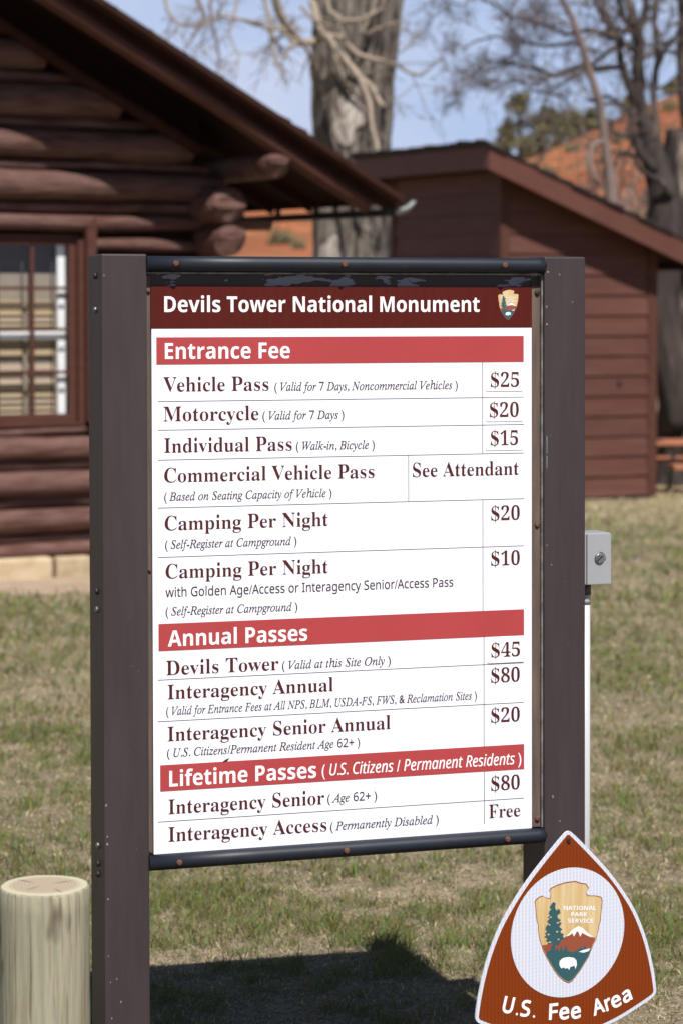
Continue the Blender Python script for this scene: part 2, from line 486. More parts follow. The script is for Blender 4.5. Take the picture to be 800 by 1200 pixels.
# rows of big logs and slim poles: (top, bottom) in photo rows at the left of the gable wall
big = [(640, 657), (598, 626), (554, 583), (512, 540), (466, 496), (416, 450), (368, 402), (317, 352), (250, 268), (199, 235), (150, 186), (97, 136), (45, 81), (-9, 29), (-62, -24), (-116, -77), (-170, -131), (-224, -185), (-276, -239)]
small = [(626.5, 639), (584, 597), (541, 552.5), (500.5, 511.5), (452, 464), (404, 415), (354, 366), (279, 294), (236, 248.5), (186.5, 198), (136.5, 149), (82, 96), (30, 44), (-23, -10), (-76, -63), (-130, -117), (-184, -171), (-238, -225), (-292, -279)]
WIN_L, WIN_R = -.42, .365
WALL_Y = .085
def log_row(top, bot, seed, is_small):
    zc = (cz(top) + cz(bot)) / 2
    r = abs(cz(top) - cz(bot)) / 2 * (1.01 if not is_small else .98)
    umax = EAVE_U - (zc + .40 + r * .3 - EAVE_Z) / SLOPE
    umin = 2 * RIDGE_U - umax
    corner = 1.39 + (.12 if not is_small else -.02)
    cornerl = 2 * RIDGE_U - corner
    if top == 250: corner = 1.93
    if top == 199: corner = 1.45
    u1 = min(umax, corner + random.Random(seed).uniform(-.05, .05))
    u0 = max(umin, cornerl)
    if u1 - u0 < .3: return
    yy = WALL_Y + (.0 if not is_small else .028)
    nm = 'chinking_pole' if is_small else 'wall_log'
    if cz(top) > 1.14 and cz(bot) < 2.50:            # rows cut by the window
        make_log(nm, (u0, yy, zc), (WIN_L - .03, yy, zc), r, cabin, seed)
        make_log(nm, (WIN_R + .05, yy, zc), (u1, yy, zc), r, cabin, seed + 100)
    else:
        make_log(nm, (u0, yy, zc), (u1, yy, zc), r, cabin, seed)
for i, (a, b) in enumerate(big): log_row(a, b, 10 + i, False)
for i, (a, b) in enumerate(small): log_row(a, b, 60 + i, True)
# log under the sill row and side wall logs whose ends pass the corner
def side_log(u, z, r, yf, seed, yb=6.0, bev=.55):
    # axe-cut end: the upper and lower faces are chopped to a blunt wedge
    rnd = random.Random(seed); n = 18; mb = MB(); P = []
    st = [(yb, 1, 1, 0), (3, 1.02, 1, 0), (1, .98, 1.02, 0), (yf + .16, 1, 1, 0), (yf + .05, .98, .90, 0), (yf, .84, .34, bev)]
    for y, sx_, sz_, off in st:
        for k in range(n):
            t_ = 2 * math.pi * k / n
            rr = r * (1 + .05 * math.sin(2 * t_ + seed) + .03 * math.sin(5 * t_ + seed * 3))
            z_ = math.sin(t_) * rr * sz_ + off * r * .35
            P.append((u + math.cos(t_) * rr * sx_, y + (rnd.uniform(-.012, .012) if y < 0 else 0), z + z_))
    m_ = len(st)
    fs = [(i * n + k, i * n + (k + 1) % n, (i + 1) * n + (k + 1) % n, (i + 1) * n + k) for i in range(m_ - 1) for k in range(n)]
    mb.add(P, fs, False); mb.smooth = [i < (m_ - 3) * n for i in range(len(fs))]
    mb.f.append(tuple((m_ - 1) * n + k for k in range(n))); mb.smooth.append(False)
    mb.f.append(tuple(range(n))); mb.smooth.append(False)
    return mb.build('side_wall_log', M['log'], cabin)
for k, (py, r, yf) in enumerate([(610, .12, -.28), (560, .12, -.3), (515, .12, -.25), (468, .125, -.3), (420, .125, -.28), (372, .125, -.26), (326, .125, -.3)]):
    side_log(1.39, cz(py), r, yf, 200 + k)
side_log(1.41, 2.485, .135, -.27, 220, bev=1.1)
side_log(1.375, 2.745, .15, -.31, 221, bev=.2)
side_log(1.60, 3.03, .105, -.66, 222, bev=1.0)
for k in range(8):
    make_log('side_wall_log', (2 * RIDGE_U - 1.27, -.28, .3 + k * .31), (2 * RIDGE_U - 1.27, 6, .3 + k * .31), .13, cabin, 240 + k)
# wall backing behind the logs, in pieces round the window opening
mb = MB()
UL = 2 * RIDGE_U - 1.2
def roofclip(poly_u0, poly_u1, z0):
    pts = [(poly_u0, z0), (poly_u1, z0), (poly_u1, T(poly_u1) - .12)]
    if poly_u0 < RIDGE_U < poly_u1: pts.append((RIDGE_U, T(RIDGE_U) - .12))
    pts.append((poly_u0, T(poly_u0) - .12))
    return pts
mb.prism(roofclip(UL, WIN_L, .12), WALL_Y + .085, WALL_Y + .14)
mb.prism(roofclip(WIN_R + .02, 1.35, .12), WALL_Y + .085, WALL_Y + .14)
mb.box(WIN_L, WIN_R + .02, WALL_Y + .085, WALL_Y + .14, .12, 1.10)
mb.prism([(WIN_L, 2.52), (WIN_R + .02, 2.52), (WIN_R + .02, T(WIN_R) - .12), (WIN_L, T(WIN_L) - .12)], WALL_Y + .085, WALL_Y + .14)
mb.build('wall_backing', M['chink'], cabin)
mb = MB(); mb.box(UL, 1.35, 5.9, 6.0, -.1, 2.9); mb.box(UL, UL + .05, .2, 5.9, -.1, 2.9); mb.box(1.30, 1.35, .2, 5.9, -.1, 2.9)
mb.build('inner_wall', M['chink'], cabin)
# foundation stones
rs = random.Random(5)
u = UL - .1
while u < 1.5:
    wd = rs.uniform(.3, .62)
    if -.25 < u < .12: wd = .155 - u if .155 - u > .2 else .3
    mb = MB(); hgt = .155 + rs.uniform(-.01, .01)
    mb.box(u + .012, min(u + wd, 1.5) - .012, -.02 + rs.uniform(-.02, .02), .25, -.12, hgt)
    o = mb.build('foundation_stone', M['stone'], cabin, bevel=.025)
    u += wd + .01
mb = MB(); mb.box(UL - .1, 1.45, .06, .24, -.12, .15); mb.build('footing', mat('dark_mortar', (.16, .11, .07), rough=.95), cabin)

# window
win = MB()
gx0, gx1, gz0, gz1 = -.280, .265, cz(487), cz(286)
fy0, fy1 = .12, .16
win.box(gx0 - .05, gx0, fy0, fy1, gz0, gz1).box(gx1, gx1 + .055, fy0, fy1, gz0, gz1)
win.box(gx0 - .05, gx1 + .055, fy0, fy1, gz0 - .06, gz0).box(gx0 - .05, gx1 + .055, fy0, fy1, gz1, gz1 + .035)
window = win.build('window', M['trim'], cabin, bevel=.004)
tag(window, 'brown framed eight pane window')
def wp(name, m, *b, bev=0):
    q = MB().box(*b); return q.build(name, m, window, bevel=bev)
mu = -.280 + (43 - 4) * .00672
wp('muntin', M['trim'], mu - .015, mu + .015, fy0 + .012, fy1 - .012, gz0, gz1)
rowz = [cz(437.5), cz(386.5), cz(337.5)]
for z in rowz:
    wp('muntin', M['trim'], gx0, mu - .015, fy0 + .013, fy1 - .013, z - .012, z + .012)
    wp('muntin', M['trim'], mu + .015, gx1, fy0 + .013, fy1 - .013, z - .012, z + .012)
gm = bpy.data.materials.new('window_glass')
t, p = nodes_of(gm)
tr = t.nodes.new('ShaderNodeBsdfTransparent'); gl = t.nodes.new('ShaderNodeBsdfGlossy'); gl.inputs['Roughness'].default_value = .03
fr = t.nodes.new('ShaderNodeFresnel'); fr.inputs['IOR'].default_value = 1.5
mxs = t.nodes.new('ShaderNodeMixShader')
gg = t.nodes.new('ShaderNodeNewGeometry'); om = t.nodes.new('ShaderNodeMath'); om.operation = 'SUBTRACT'; om.inputs[0].default_value = 1
mm = t.nodes.new('ShaderNodeMath'); mm.operation = 'MULTIPLY'
t.links.new(gg.outputs['Backfacing'], om.inputs[1]); t.links.new(om.outputs[0], mm.inputs[0]); t.links.new(fr.outputs[0], mm.inputs[1])
t.links.new(mm.outputs[0], mxs.inputs[0]); t.links.new(tr.outputs[0], mxs.inputs[1]); t.links.new(gl.outputs[0], mxs.inputs[2])
t.links.new(mxs.outputs[0], t.nodes['Material Output'].inputs['Surface'])
zz = [gz0] + rowz + [gz1]
for i in range(4):
    for a, b in ((gx0, mu - .015), (mu + .015, gx1)):
        wp('pane', gm, a, b, fy0 + .022, fy0 + .026, zz[i] + (.008 if i else 0), zz[i + 1] - (.008 if i < 3 else 0))
wp('white_sash', M['wwhite'], gx1 - .068, gx1 - .008, .180, .200, gz0 - .03, gz1 + .02)
wp('white_sash', M['wwhite'], gx0 - .03, gx1 - .068, .180, .200, cz(398), cz(388.5))
for k, z in enumerate((cz(345), cz(358), cz(409), cz(458))):
    wp('sash_clip', M['galv'], gx1 - .062, gx1 - .02, .168, .180, z - .012, z + .012)
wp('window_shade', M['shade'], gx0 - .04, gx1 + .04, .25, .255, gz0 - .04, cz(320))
wp('head_shadow_sheet', mat('painted_head_shadow', (.085, .062, .052), (.07, .055, .045), rough=.8, scale=3), gx0 - .04, gx1 + .04, .28, .285, cz(320), gz1 + .03)  # dark-coloured sheet imitating the window head's shadow across the top panes
SL = [(352, 360, 0), (361, 369.5, 0), (370.5, 377, 1), (378, 383, 0), (399, 407, 0), (408, 417, 0), (427.5, 435, 1), (446, 451, 1), (452, 459, 0), (460.5, 467, 0), (469, 474, 1), (476, 481.5, 0), (483, 487, 1)]
for a, b, c in SL:
    tilt = .012
    for u0, u1 in ((gx0 + .01, mu - .035), (mu - .005, gx1 - .075)):
        q = MB(); za, zb = cz(a), cz(b)
        q.add([(u0, .215, zb), (u1, .215, zb), (u1, .235, za), (u0, .235, za), (u0, .219, zb), (u1, .219, zb), (u1, .239, za), (u0, .239, za)],
              [(0, 1, 2, 3), (7, 6, 5, 4), (0, 4, 5, 1), (3, 2, 6, 7), (0, 3, 7, 4), (1, 5, 6, 2)])
        q.build('blind_slat', M['slat2'] if c else M['slat'], window)
for u0 in (mu - .05, gx1 - .10):
    q = MB(); q.tube([(u0, .209, gz0), (u0, .209, gz1)], .005, 6); q.build('blind_cord', M['gutter'], window)
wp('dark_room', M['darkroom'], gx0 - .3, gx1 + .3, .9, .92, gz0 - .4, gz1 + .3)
# casing and reveal round the opening
def cp(name, m, *b, bev=.004):
    return MB().box(*b).build(name, m, cabin, bevel=bev)
cp('window_casing', M['trim'], gx1 + .055, gx1 + .10, .07, .20, gz0 - .06, gz1 + .035)
cp('window_casing', M['trim'], gx0 - .10, gx0 - .05, .07, .20, gz0 - .06, gz1 + .035)
cp('window_casing', M['trim'], gx0 - .10, gx1 + .10, .13, .20, gz1 + .035, gz1 + .075)
cp('window_casing', M['trim'], gx0 - .10, gx1 + .10, .07, .20, gz0 - .085, gz0 - .06)
q = MB()   # splayed board where the logs are cut back beside the window
q.add([(gx1 + .10, .012, gz0 - .06), (gx1 + .10, .012, gz1 + .10), (gx1 + .165, -.03, gz1 + .20), (gx1 + .13, -.03, gz0 - .06),
       (gx1 + .10, .09, gz0 - .06), (gx1 + .10, .09, gz1 + .10), (gx1 + .165, .09, gz1 + .20), (gx1 + .13, .09, gz0 - .06)],
      [(0, 1, 2, 3), (7, 6, 5, 4), (0, 4, 5, 1), (1, 5, 6, 2), (2, 6, 7, 3), (3, 7, 4, 0)])
q.build('reveal_board', M['trim'], cabin, bevel=.004)

# roof: deck, fascia layers, courses of shingles
OV = .145
def slope_box(u0, u1, dz0, dz1, y0, y1):
    if y0 < 0: y0 += OV; y1 += OV if y1 < 0 else 0
    q = MB(); return q.prism([(u0, T(u0) + dz0), (u1, T(u1) + dz0), (u1, T(u1) + dz1), (u0, T(u0) + dz1)], y0, y1)
RB = 6.6
deck = MB()
for a, b in ((RIDGE_U, EAVE_U), (LEFT_U, RIDGE_U)):
    deck.prism([(a, T(a) - .085), (b, T(b) - .085), (b, T(b) - .035), (a, T(a) - .035)], -.78, RB)
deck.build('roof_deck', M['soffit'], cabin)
for a, b in ((RIDGE_U, EAVE_U), (LEFT_U, RIDGE_U)):
    slope_box(a, b, -.088, -.036, -.835, -.79).build('rake_trim', M['trim'], cabin, bevel=.004)
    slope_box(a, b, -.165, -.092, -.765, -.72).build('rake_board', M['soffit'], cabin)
def rake_pole(u0, u1, dz, y, r, name, m, seed):
    make_log(name, (u0, y, T(u0) + dz), (u1, y, T(u1) + dz), r, cabin, seed, m=m)
rake_pole(RIDGE_U, 2.37, -.222, -.745 + OV, .062, 'barge_pole', M['trim'], 301)
rake_pole(LEFT_U + .2, RIDGE_U, -.222, -.745 + OV, .062, 'barge_pole', M['trim'], 302)
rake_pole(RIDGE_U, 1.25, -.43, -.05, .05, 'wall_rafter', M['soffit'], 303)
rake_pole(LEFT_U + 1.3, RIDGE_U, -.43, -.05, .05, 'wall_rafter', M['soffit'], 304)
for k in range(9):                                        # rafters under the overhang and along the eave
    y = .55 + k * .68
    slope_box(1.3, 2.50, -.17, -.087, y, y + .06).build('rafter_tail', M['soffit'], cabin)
nc = 34
for k in range(nc):                                       # shingle courses, butt ends ragged along the rake
    u0 = EAVE_U + .03 - k * (EAVE_U - RIDGE_U + .03) / nc
    u1 = u0 - .20
    du = (EAVE_U - RIDGE_U + .03) / nc
    yf = -.86 + OV + rs.uniform(-.018, .02)
    th = rs.uniform(.008, .022)
    q = MB(); a, b = u0, max(u0 - du * 1.25, RIDGE_U)
    q.prism([(b, T(b) - .035), (a, T(a) - .034), (a, T(a) - .034 + th + .012), (b, T(b) - .030)], yf, RB + .05)
    q.build('shingle_course', M['shingle'], cabin)
    q = MB(); a2, b2 = 2 * RIDGE_U - a, 2 * RIDGE_U - b
    q.prism([(a2, T(a) - .034), (b2, T(b) - .035), (b2, T(b) - .030), (a2, T(a) - .034 + th + .012)], yf, RB + .05)
    q.build('shingle_course', M['shingle'], cabin)
# eave gutter along the side and its torn metal end
ge = EAVE_Z - .085
g = MB(); g.box(2.51, 2.61, -.78 + OV, RB, ge - .095, ge - .040); g.build('gutter', M['gutter'], cabin, bevel=.008)
for k in range(9):
    MB().box(2.54, 2.57, .56 + k * .68, .60 + k * .68, ge - .045, ge + .004).build('gutter_strap', M['gutter'], cabin)
mbx = MB()
pts = []
for i in range(9):
    tt = i / 8
    for j in range(5):
        s_ = j / 4 - .5
        pts.append((2.58 + .15 * tt, -.80 + OV - .02 * tt + s_ * .07 * (1 - .3 * tt), ge - .115 + .10 * tt ** 2 + .10 * abs(s_) ** 1.5 + .035 * (1 - tt)))
fs = [(i * 5 + j, i * 5 + j + 1, (i + 1) * 5 + j + 1, (i + 1) * 5 + j) for i in range(8) for j in range(4)]
n0 = len(pts)
pts2 = [(a, b, c + .012) for a, b, c in pts]
rim = [0, 1, 2, 3, 4] + [i * 5 + 4 for i in range(1, 9)] + [43, 42, 41, 40] + [i * 5 for i in range(7, 0, -1)]
fs2 = [tuple(n0 + i for i in f)[::-1] for f in fs] + [(rim[i], rim[(i + 1) % len(rim)], n0 + rim[(i + 1) % len(rim)], n0 + rim[i]) for i in range(len(rim))]
mbx.add(pts + pts2, fs + fs2, True)
mbx.build('gutter_end', M['galv'], cabin)

# bare dirt along the cabin front
q = MB(); vs = []
rows = 10; colsn = 60
Rc = Matrix.Rotation(CAB_A, 3, 'Z')
for i in range(colsn + 1):
    u = -7 + i * 10 / colsn
    edge = -1.25 + noise.noise(Vector((u * 1.2, 0, 3))) * .22 + noise.noise(Vector((u * 5, 0, 7))) * .07
    for j in range(rows + 1):
        yv = .3 + (edge - .3) * j / rows
        P = CAB + Rc @ Vector((u, yv, 0)); vs.append((P.x, P.y, gz(P.x, P.y) + .006 - .012 * (j / rows) ** 3))
q.add(vs, [(i * (rows + 1) + j, (i + 1) * (rows + 1) + j, (i + 1) * (rows + 1) + j + 1, i * (rows + 1) + j + 1) for i in range(colsn) for j in range(rows)], True)
M['dirt'] = mat('pinkish_bare_dirt', (.47, .345, .245), (.38, .275, .19), rough=.95, scale=3, bump=.6, bscale=30, bdist=.01, c3=(.55, .43, .32), s3=9)
tag(q.build('dirt_strip', M['dirt']), kind='structure')

# ------------------------------------------------------------------ shed
SH = Vector((3.97, 32.543, -1.106)); SH_A = R(25)
shed = empty('wooden_shed', SH, (0, 0, SH_A))
tag(shed, 'red brown shed with horizontal lap siding and sloping roof behind the fee board', 'shed')
def T2(x): return 4.42 - .405 * (x + 2.6)
P_ = .2545
shade_m = M['siding']
for k in range(18):                                       # right (gable end) wall boards
    z0, z1 = .04 + k * P_, .04 + (k + 1) * P_ - .004
    xa = -2.2 + .09; xb = -.10
    top = lambda x: T2(x) - .12
    if z0 > top(xa): break
    xe0 = min(xb, -2.6 + (4.42 - .12 - z0) / .405); xe1 = min(xb, -2.6 + (4.42 - .12 - z1) / .405)
    if xe0 - xa < .05: break
    xe1 = max(xe1, xa + .02)
    q = MB()
    q.add([(xa, -.026, z0), (xe0, -.026, z0), (xe1, -.004, z1), (xa, -.004, z1), (xa, .02, z0), (xe0, .02, z0), (xe1, .02, z1), (xa, .02, z1)],
          [(0, 1, 2, 3), (7, 6, 5, 4), (0, 4, 5, 1), (3, 2, 6, 7), (0, 3, 7, 4), (1, 5, 6, 2)])
    q.build('siding_board', M['siding'], shed)
for k in range(17):                                       # left wall boards, split by the door
    z0, z1 = .04 + k * P_, .04 + (k + 1) * P_ - .004
    if z1 > 4.1: z1 = 4.12
    segs = [(.09, .92), (1.85, 2.96)] if z0 < 2.7 else [(.09, 2.96)]
    for a, b in segs:
        q = MB()
        q.add([(-2.226, a, z0), (-2.226, b, z0), (-2.204, b, z1), (-2.204, a, z1), (-2.18, a, z0), (-2.18, b, z0), (-2.18, b, z1), (-2.18, a, z1)],
              [(0, 1, 2, 3), (7, 6, 5, 4), (0, 4, 5, 1), (3, 2, 6, 7), (0, 3, 7, 4), (1, 5, 6, 2)])
        q.build('siding_board', M['siding'], shed)
def sp(name, m, *b, bev=.006):
    return MB().box(*b).build(name, m, shed, bevel=bev)
sp('corner_trim', M['trim'], -2.235, -2.11, -.035, .09, .02, 4.2)
sp('corner_trim', M['trim'], -.10, .03, -.035, .08, .02, 3.24)
sp('corner_trim', M['trim'], -2.235, -2.12, 2.96, 3.07, .02, 4.15)
sp('skirt_beam', M['gutter'], -2.19, 0, .0, 3.0, -.25, .05)
q = MB(); q.box(-2.18, -2.14, .02, 3.0, .04, 4.15); q.prism([(-2.14, .04), (0, .04), (0, T2(0) - .13), (-2.14, T2(-2.14) - .13)], .021, .05)
q.prism([(-2.14, .04), (0, .04), (0, T2(0) - .13), (-2.14, T2(-2.14) - .13)], 2.98, 3.0); q.box(-.04, 0, .05, 2.98, .04, T2(0) - .14)
q.build('wall_sheathing', M['chink'], shed)
door = MB().box(-2.215, -2.185, 1.0, 1.77, .10, 2.6).build('door', M['siding'], shed, bevel=.004)
for a, b, c, d in ((.92, 1.0, .04, 2.7), (1.77, 1.85, .04, 2.7)):
    MB().box(-2.24, -2.19, a, b, c, d).build('door_frame', M['trim'], door)
MB().box(-2.238, -2.192, 1.0, 1.77, 2.6, 2.7).build('door_frame', M['trim'], door)
MB().tube([(-2.216, 1.1, 1.15), (-2.27, 1.1, 1.15)], .025, 10).build('door_handle', M['pipe'], door)
# roof
XR, YF, YB = .62, -.40, 3.42
q = MB(); q.prism([(-2.57, T2(-2.57) - .13), (XR - .03, T2(XR - .03) - .13), (XR - .03, T2(XR - .03) - .03), (-2.57, T2(-2.57) - .03)], YF + .03, YB - .03)
q.build('roof_deck', M['soffit'], shed)
q = MB(); q.prism([(-2.6, T2(-2.6) - .31), (XR, T2(XR) - .31), (XR, T2(XR) - .02), (-2.6, T2(-2.6) - .02)], YF, YF + .03); q.build('rake_fascia', M['fascia'], shed, bevel=.003)
q = MB(); q.prism([(-2.6, T2(-2.6) - .31), (XR, T2(XR) - .31), (XR, T2(XR) - .02), (-2.6, T2(-2.6) - .02)], YB - .03, YB); q.build('rake_fascia', M['fascia'], shed, bevel=.003)
MB().box(-2.61, -2.572, YF + .032, YB - .032, T2(-2.6) - .305, T2(-2.6) - .022).build('eave_fascia', M['fascia'], shed, bevel=.003)
MB().box(XR - .03, XR, YF + .03, YB - .03, T2(XR) - .22, T2(XR) - .02).build('eave_fascia', M['fascia'], shed, bevel=.003)
for k in range(14):
    a = -2.64 + k * (XR + 2.7) / 14; b = a + (XR + 2.7) / 14 + .03
    q = MB(); e = rs.uniform(-.015, .015)
    q.prism([(a, T2(a) - .025), (b, T2(b) - .025), (b, T2(b) + .012 + .02), (a, T2(a) - .004)], YF - .03 + e, YB + .03)
    q.build('roofing_course', M['felt'], shed)
MB().box(-2.66, -2.58, YF - .03, YB + .03, T2(-2.6) - .018, T2(-2.6) + .03).build('ridge_cap', M['felt'], shed, bevel=.01)
for k in range(16):                                       # curled shingle tips along the high eave
    y = YF + .05 + k * .23
    MB().box(-2.69 + rs.uniform(-.02, .02), -2.60, y, y + rs.uniform(.12, .2), T2(-2.6) + .006, T2(-2.6) + .03 + rs.uniform(.005, .035)).build('roof_shingle', M['felt'], shed, bevel=.004)
q = MB(); q.tube([(-.52, -.035, 1.47), (-.52, .0, 1.47)], .035, 10); q.build('wall_plug', M['gutter'], shed)

# ------------------------------------------------------------------ picnic table
pt0 = at(765, 520, 34.3)
table = empty('picnic_table', (pt0.x + 1.2, 34.3, gz(0, 34.3)), (0, 0, R(8)))
tag(table, 'orange picnic table on the dry grass right of the shed', 'picnic table')
TH = .70
for k in range(5):
    MB().box(-1.5, 1.2, -.38 + k * .155, -.24 + k * .155, TH - .042, TH).build('table_plank', M['plank'], table, bevel=.006)
for sgn in (-1, 1):
    for k in range(2):
        y = sgn * .72 + (k - .5) * .15
        MB().box(-1.18, 1.2, y - .07, y + .07, .37, .43).build('bench_plank', M['plank'], table, bevel=.006)
for x in (-.85, .85):
    q = MB()
    q.tube([(x, -.82, .35), (x, .82, .35)], .03, 8)
    q.tube([(x, -.62, 0), (x, -.28, TH - .06)], .028, 8); q.tube([(x, .62, 0), (x, .28, TH - .06)], .028, 8)
    q.tube([(x, -.36, TH - .075), (x, .36, TH - .075)], .026, 8)
    q.build('pipe_leg', M['pipe'], table)

# ------------------------------------------------------------------ trees
def branch_path(p0, d, L, rnd, n=5, curl=.25, grav=0):
    pts = [Vector(p0)]; d = Vector(d).normalized()
    for i in range(n):
        d = (d + Vector((rnd.uniform(-1, 1), rnd.uniform(-1, 1), rnd.uniform(-1, 1) + grav)) * curl * .5).normalized()
        pts.append(pts[-1] + d * L / n)
    return pts
def twigs(mb, pts, r0, rnd, levels, per, L, spread=.9, grav=0, rmin=.004, n=5):
    for k in range(per):
        t = rnd.uniform(.15, 1) * (len(pts) - 1); i = min(int(t), len(pts) - 2); f = t - i
        p = pts[i].lerp(pts[i + 1], f)
        d = (pts[i + 1] - pts[i]).normalized()
        sd = Vector((rnd.uniform(-1, 1), rnd.uniform(-1, 1), rnd.uniform(-1, 1)))
        sd = (sd - d * sd.dot(d)).normalized()
        dd = (d * rnd.uniform(.3, .9) + sd * spread).normalized()
        LL = L * rnd.uniform(.6, 1.2)
        q = branch_path(p, dd, LL, rnd, 4, .5, grav)
        r1 = max(rmin, r0 * rnd.uniform(.45, .7))
        mb.tube(q, [max(rmin * .7, r1 * (1 - .75 * j / 4)) for j in range(5)], n, caps=False)
        if levels > 1: twigs(mb, q, r1, rnd, levels - 1, per - 1 if per > 3 else per, L * .58, spread, grav, rmin, 4)

def barky(i_scale, seed, amp):
    rn = random.Random(seed); ph = [rn.uniform(0, 6.28) for _ in range(4)]
    return lambda i, k, n=40: 1 + amp * (math.sin(k * 2 * math.pi / n * 7 + ph[0] + i * .35) * .5 + math.sin(k * 2 * math.pi / n * 13 + ph[1] - i * .5) * .35 + math.sin(k * 2 * math.pi / n * 3 + ph[2] + i * .2) * .6)

def ridges(seed, amp, n):
    def f(i, k):
        a = 2 * math.pi * k / n
        v = noise.noise(Vector((math.cos(a) * 5, math.sin(a) * 5, i * .22 + seed)))
        v2 = noise.noise(Vector((math.cos(a) * 2, math.sin(a) * 2, i * .1 + seed * 2)))
        return 1 + amp * (1 - 3.2 * abs(v)) + amp * v2
    return f

# big cottonwood behind the cabin eave
CD = 38.0
g0 = gz(0, CD)
cw = empty('cottonwood_tree', (at(414, 300, CD).x, CD, g0))
tag(cw, 'massive grey barked cottonwood trunk with dead pale limbs behind the cabin eave', 'tree')
cwb = cw.location.copy()
def L_(px, py, y, base): return at(px, py, y) - base
def densify(pts, rad, m):
    P = []; Q = []
    for i in range(len(pts) - 1):
        for j in range(m):
            P.append(Vector(pts[i]).lerp(Vector(pts[i + 1]), j / m)); Q.append(rad[i] + (rad[i + 1] - rad[i]) * j / m)
    P.append(Vector(pts[-1])); Q.append(rad[-1]); return P, Q
q = MB()
pts = [Vector((0, 0, -.2)), Vector((0, 0, .5)), L_(414, 400, CD, cwb), L_(413, 300, CD, cwb), L_(411, 190, CD, cwb), L_(414, 80, CD, cwb), L_(419, 0, CD, cwb), L_(424, -90, CD, cwb), L_(430, -200, CD, cwb)]
rad = [.95, .74, .60, .565, .545, .60, .655, .70, .60]
P, Q = densify(pts, rad, 8)
q.tube(P, Q, 96, wob=ridges(3, .05, 96))
q.build('trunk', M['bark'], cw)
rt = random.Random(11)
q = MB(); q.tube([L_(430, -200, CD, cwb), L_(500, -420, CD, cwb) + Vector((0, 1, 0)), L_(560, -700, CD + 1, cwb)], [.42, .33, .2], 14); q.build('limb', M['bark'], cw)
q = MB(); q.tube([L_(422, -190, CD, cwb), L_(330, -420, CD, cwb), L_(250, -700, CD - 1, cwb)], [.40, .3, .2], 14); q.build('limb', M['bark'], cw)
# pale dead limbs in front of the trunk: (pixel path, distance, radii in px)
def limb(path, y0, y1, r0, r1, m, parent, base, seed, ntw=0, L=1.0, lev=1, grav=-.1, tm=None, nseg=3, rmin=.006, spread=.9):
    rnd = random.Random(seed)
    n = len(path); P = []
    for i, (a, b) in enumerate(path):
        P.append(L_(a, b, y0 + (y1 - y0) * i / (n - 1), base))
    P, Qr = densify(P, [r0 + (r1 - r0) * i / (n - 1) for i in range(n)], nseg)
    P = [p + Vector((rnd.uniform(-1, 1), 0, rnd.uniform(-1, 1))) * r1 * .35 for p in P]
    mb = MB(); mb.tube(P, Qr, 8)
    o = mb.build('limb', m, parent)
    if ntw:
        t_ = MB(); twigs(t_, P, r1 * 1.1, rnd, lev, ntw, L, grav=grav, rmin=rmin, spread=spread)
        t_.build('twigs', tm or m, o, fix=False)['kind'] = 'stuff'
    return o
cp_ = [
 ([(366, 0), (372, 28), (384, 44), (399, 62), (420, 88), (436, 104), (449, 126)], 37.2, 36.2, .075, .045, 1, 1.0),
 ([(372, 46), (392, 41), (405, 50), (420, 64), (445, 70), (463, 74), (478, 84), (492, 88), (505, 78), (520, 66)], 37.2, 36.5, .055, .018, 3, .8),
 ([(318, -20), (326, 10), (336, 34), (348, 50), (362, 48), (374, 47)], 36.5, 37.2, .085, .07, 3, 1.0),
 ([(348, 50), (338, 56), (332, 70)], 36.5, 36.3, .05, .02, 0, .5),
 ([(421, 88), (432, 116), (436, 150), (446, 184), (457, 208)], 36.3, 35.5, .05, .032, 2, .5),
 ([(445, -30), (438, 8), (430, 26), (422, 42)], 37, 37.1, .05, .03, 2, .8),
 ([(424, 41), (440, 34), (456, 28), (470, 24)], 37, 36.8, .035, .02, 3, .6),
 ([(352, 6), (366, 22), (384, 30), (392, 26), (404, 30)], 37, 36.9, .035, .02, 3, .6),
 ([(380, -10), (386, 12), (402, 24), (424, 22), (446, 10), (452, -8)], 36.9, 36.8, .045, .03, 3, .7),
 ([(300, -30), (312, 6), (318, 34), (322, 70), (336, 98)], 36.6, 36.2, .045, .012, 4, .6),
 ([(262, 18), (290, 24), (314, 33), (330, 34), (348, 50)], 36.2, 36.5, .028, .04, 6, .7),
 ([(250, -20), (246, 8), (252, 40), (258, 70), (252, 92)], 36.2, 36, .035, .01, 5, .6),
 ([(225, -18), (240, 18), (226, 44), (216, 58)], 36.3, 36, .05, .015, 5, .6),
 ([(190, -20), (196, 12), (208, 28), (232, 30), (262, 18)], 36.3, 36.1, .03, .03, 5, .6),
 ([(284, -20), (276, 10), (268, 40), (280, 66), (276, 92)], 36.4, 36.0, .03, .01, 5, .6),
 ([(452, 70), (470, 60), (480, 52), (484, 44)], 36.6, 36.4, .02, .01, 4, .4),
 ([(448, 126), (456, 116), (470, 112), (488, 96)], 36.3, 36.1, .014, .008, 3, .5),
 ([(392, 62), (404, 98), (420, 112), (434, 122)], 37.0, 36.6, .035, .02, 2, .5),
]
for i, (path, y0, y1, r0, r1, nt_, Lw) in enumerate(cp_):
    limb(path, y0, y1, r0 * .8, r1 * .8, M['barelimb'] if i not in (11, 12) else M['palebark'], cw, cwb, 400 + i, ntw=nt_, L=Lw, lev=2, grav=-.3, tm=M['paletwig'], rmin=.008)
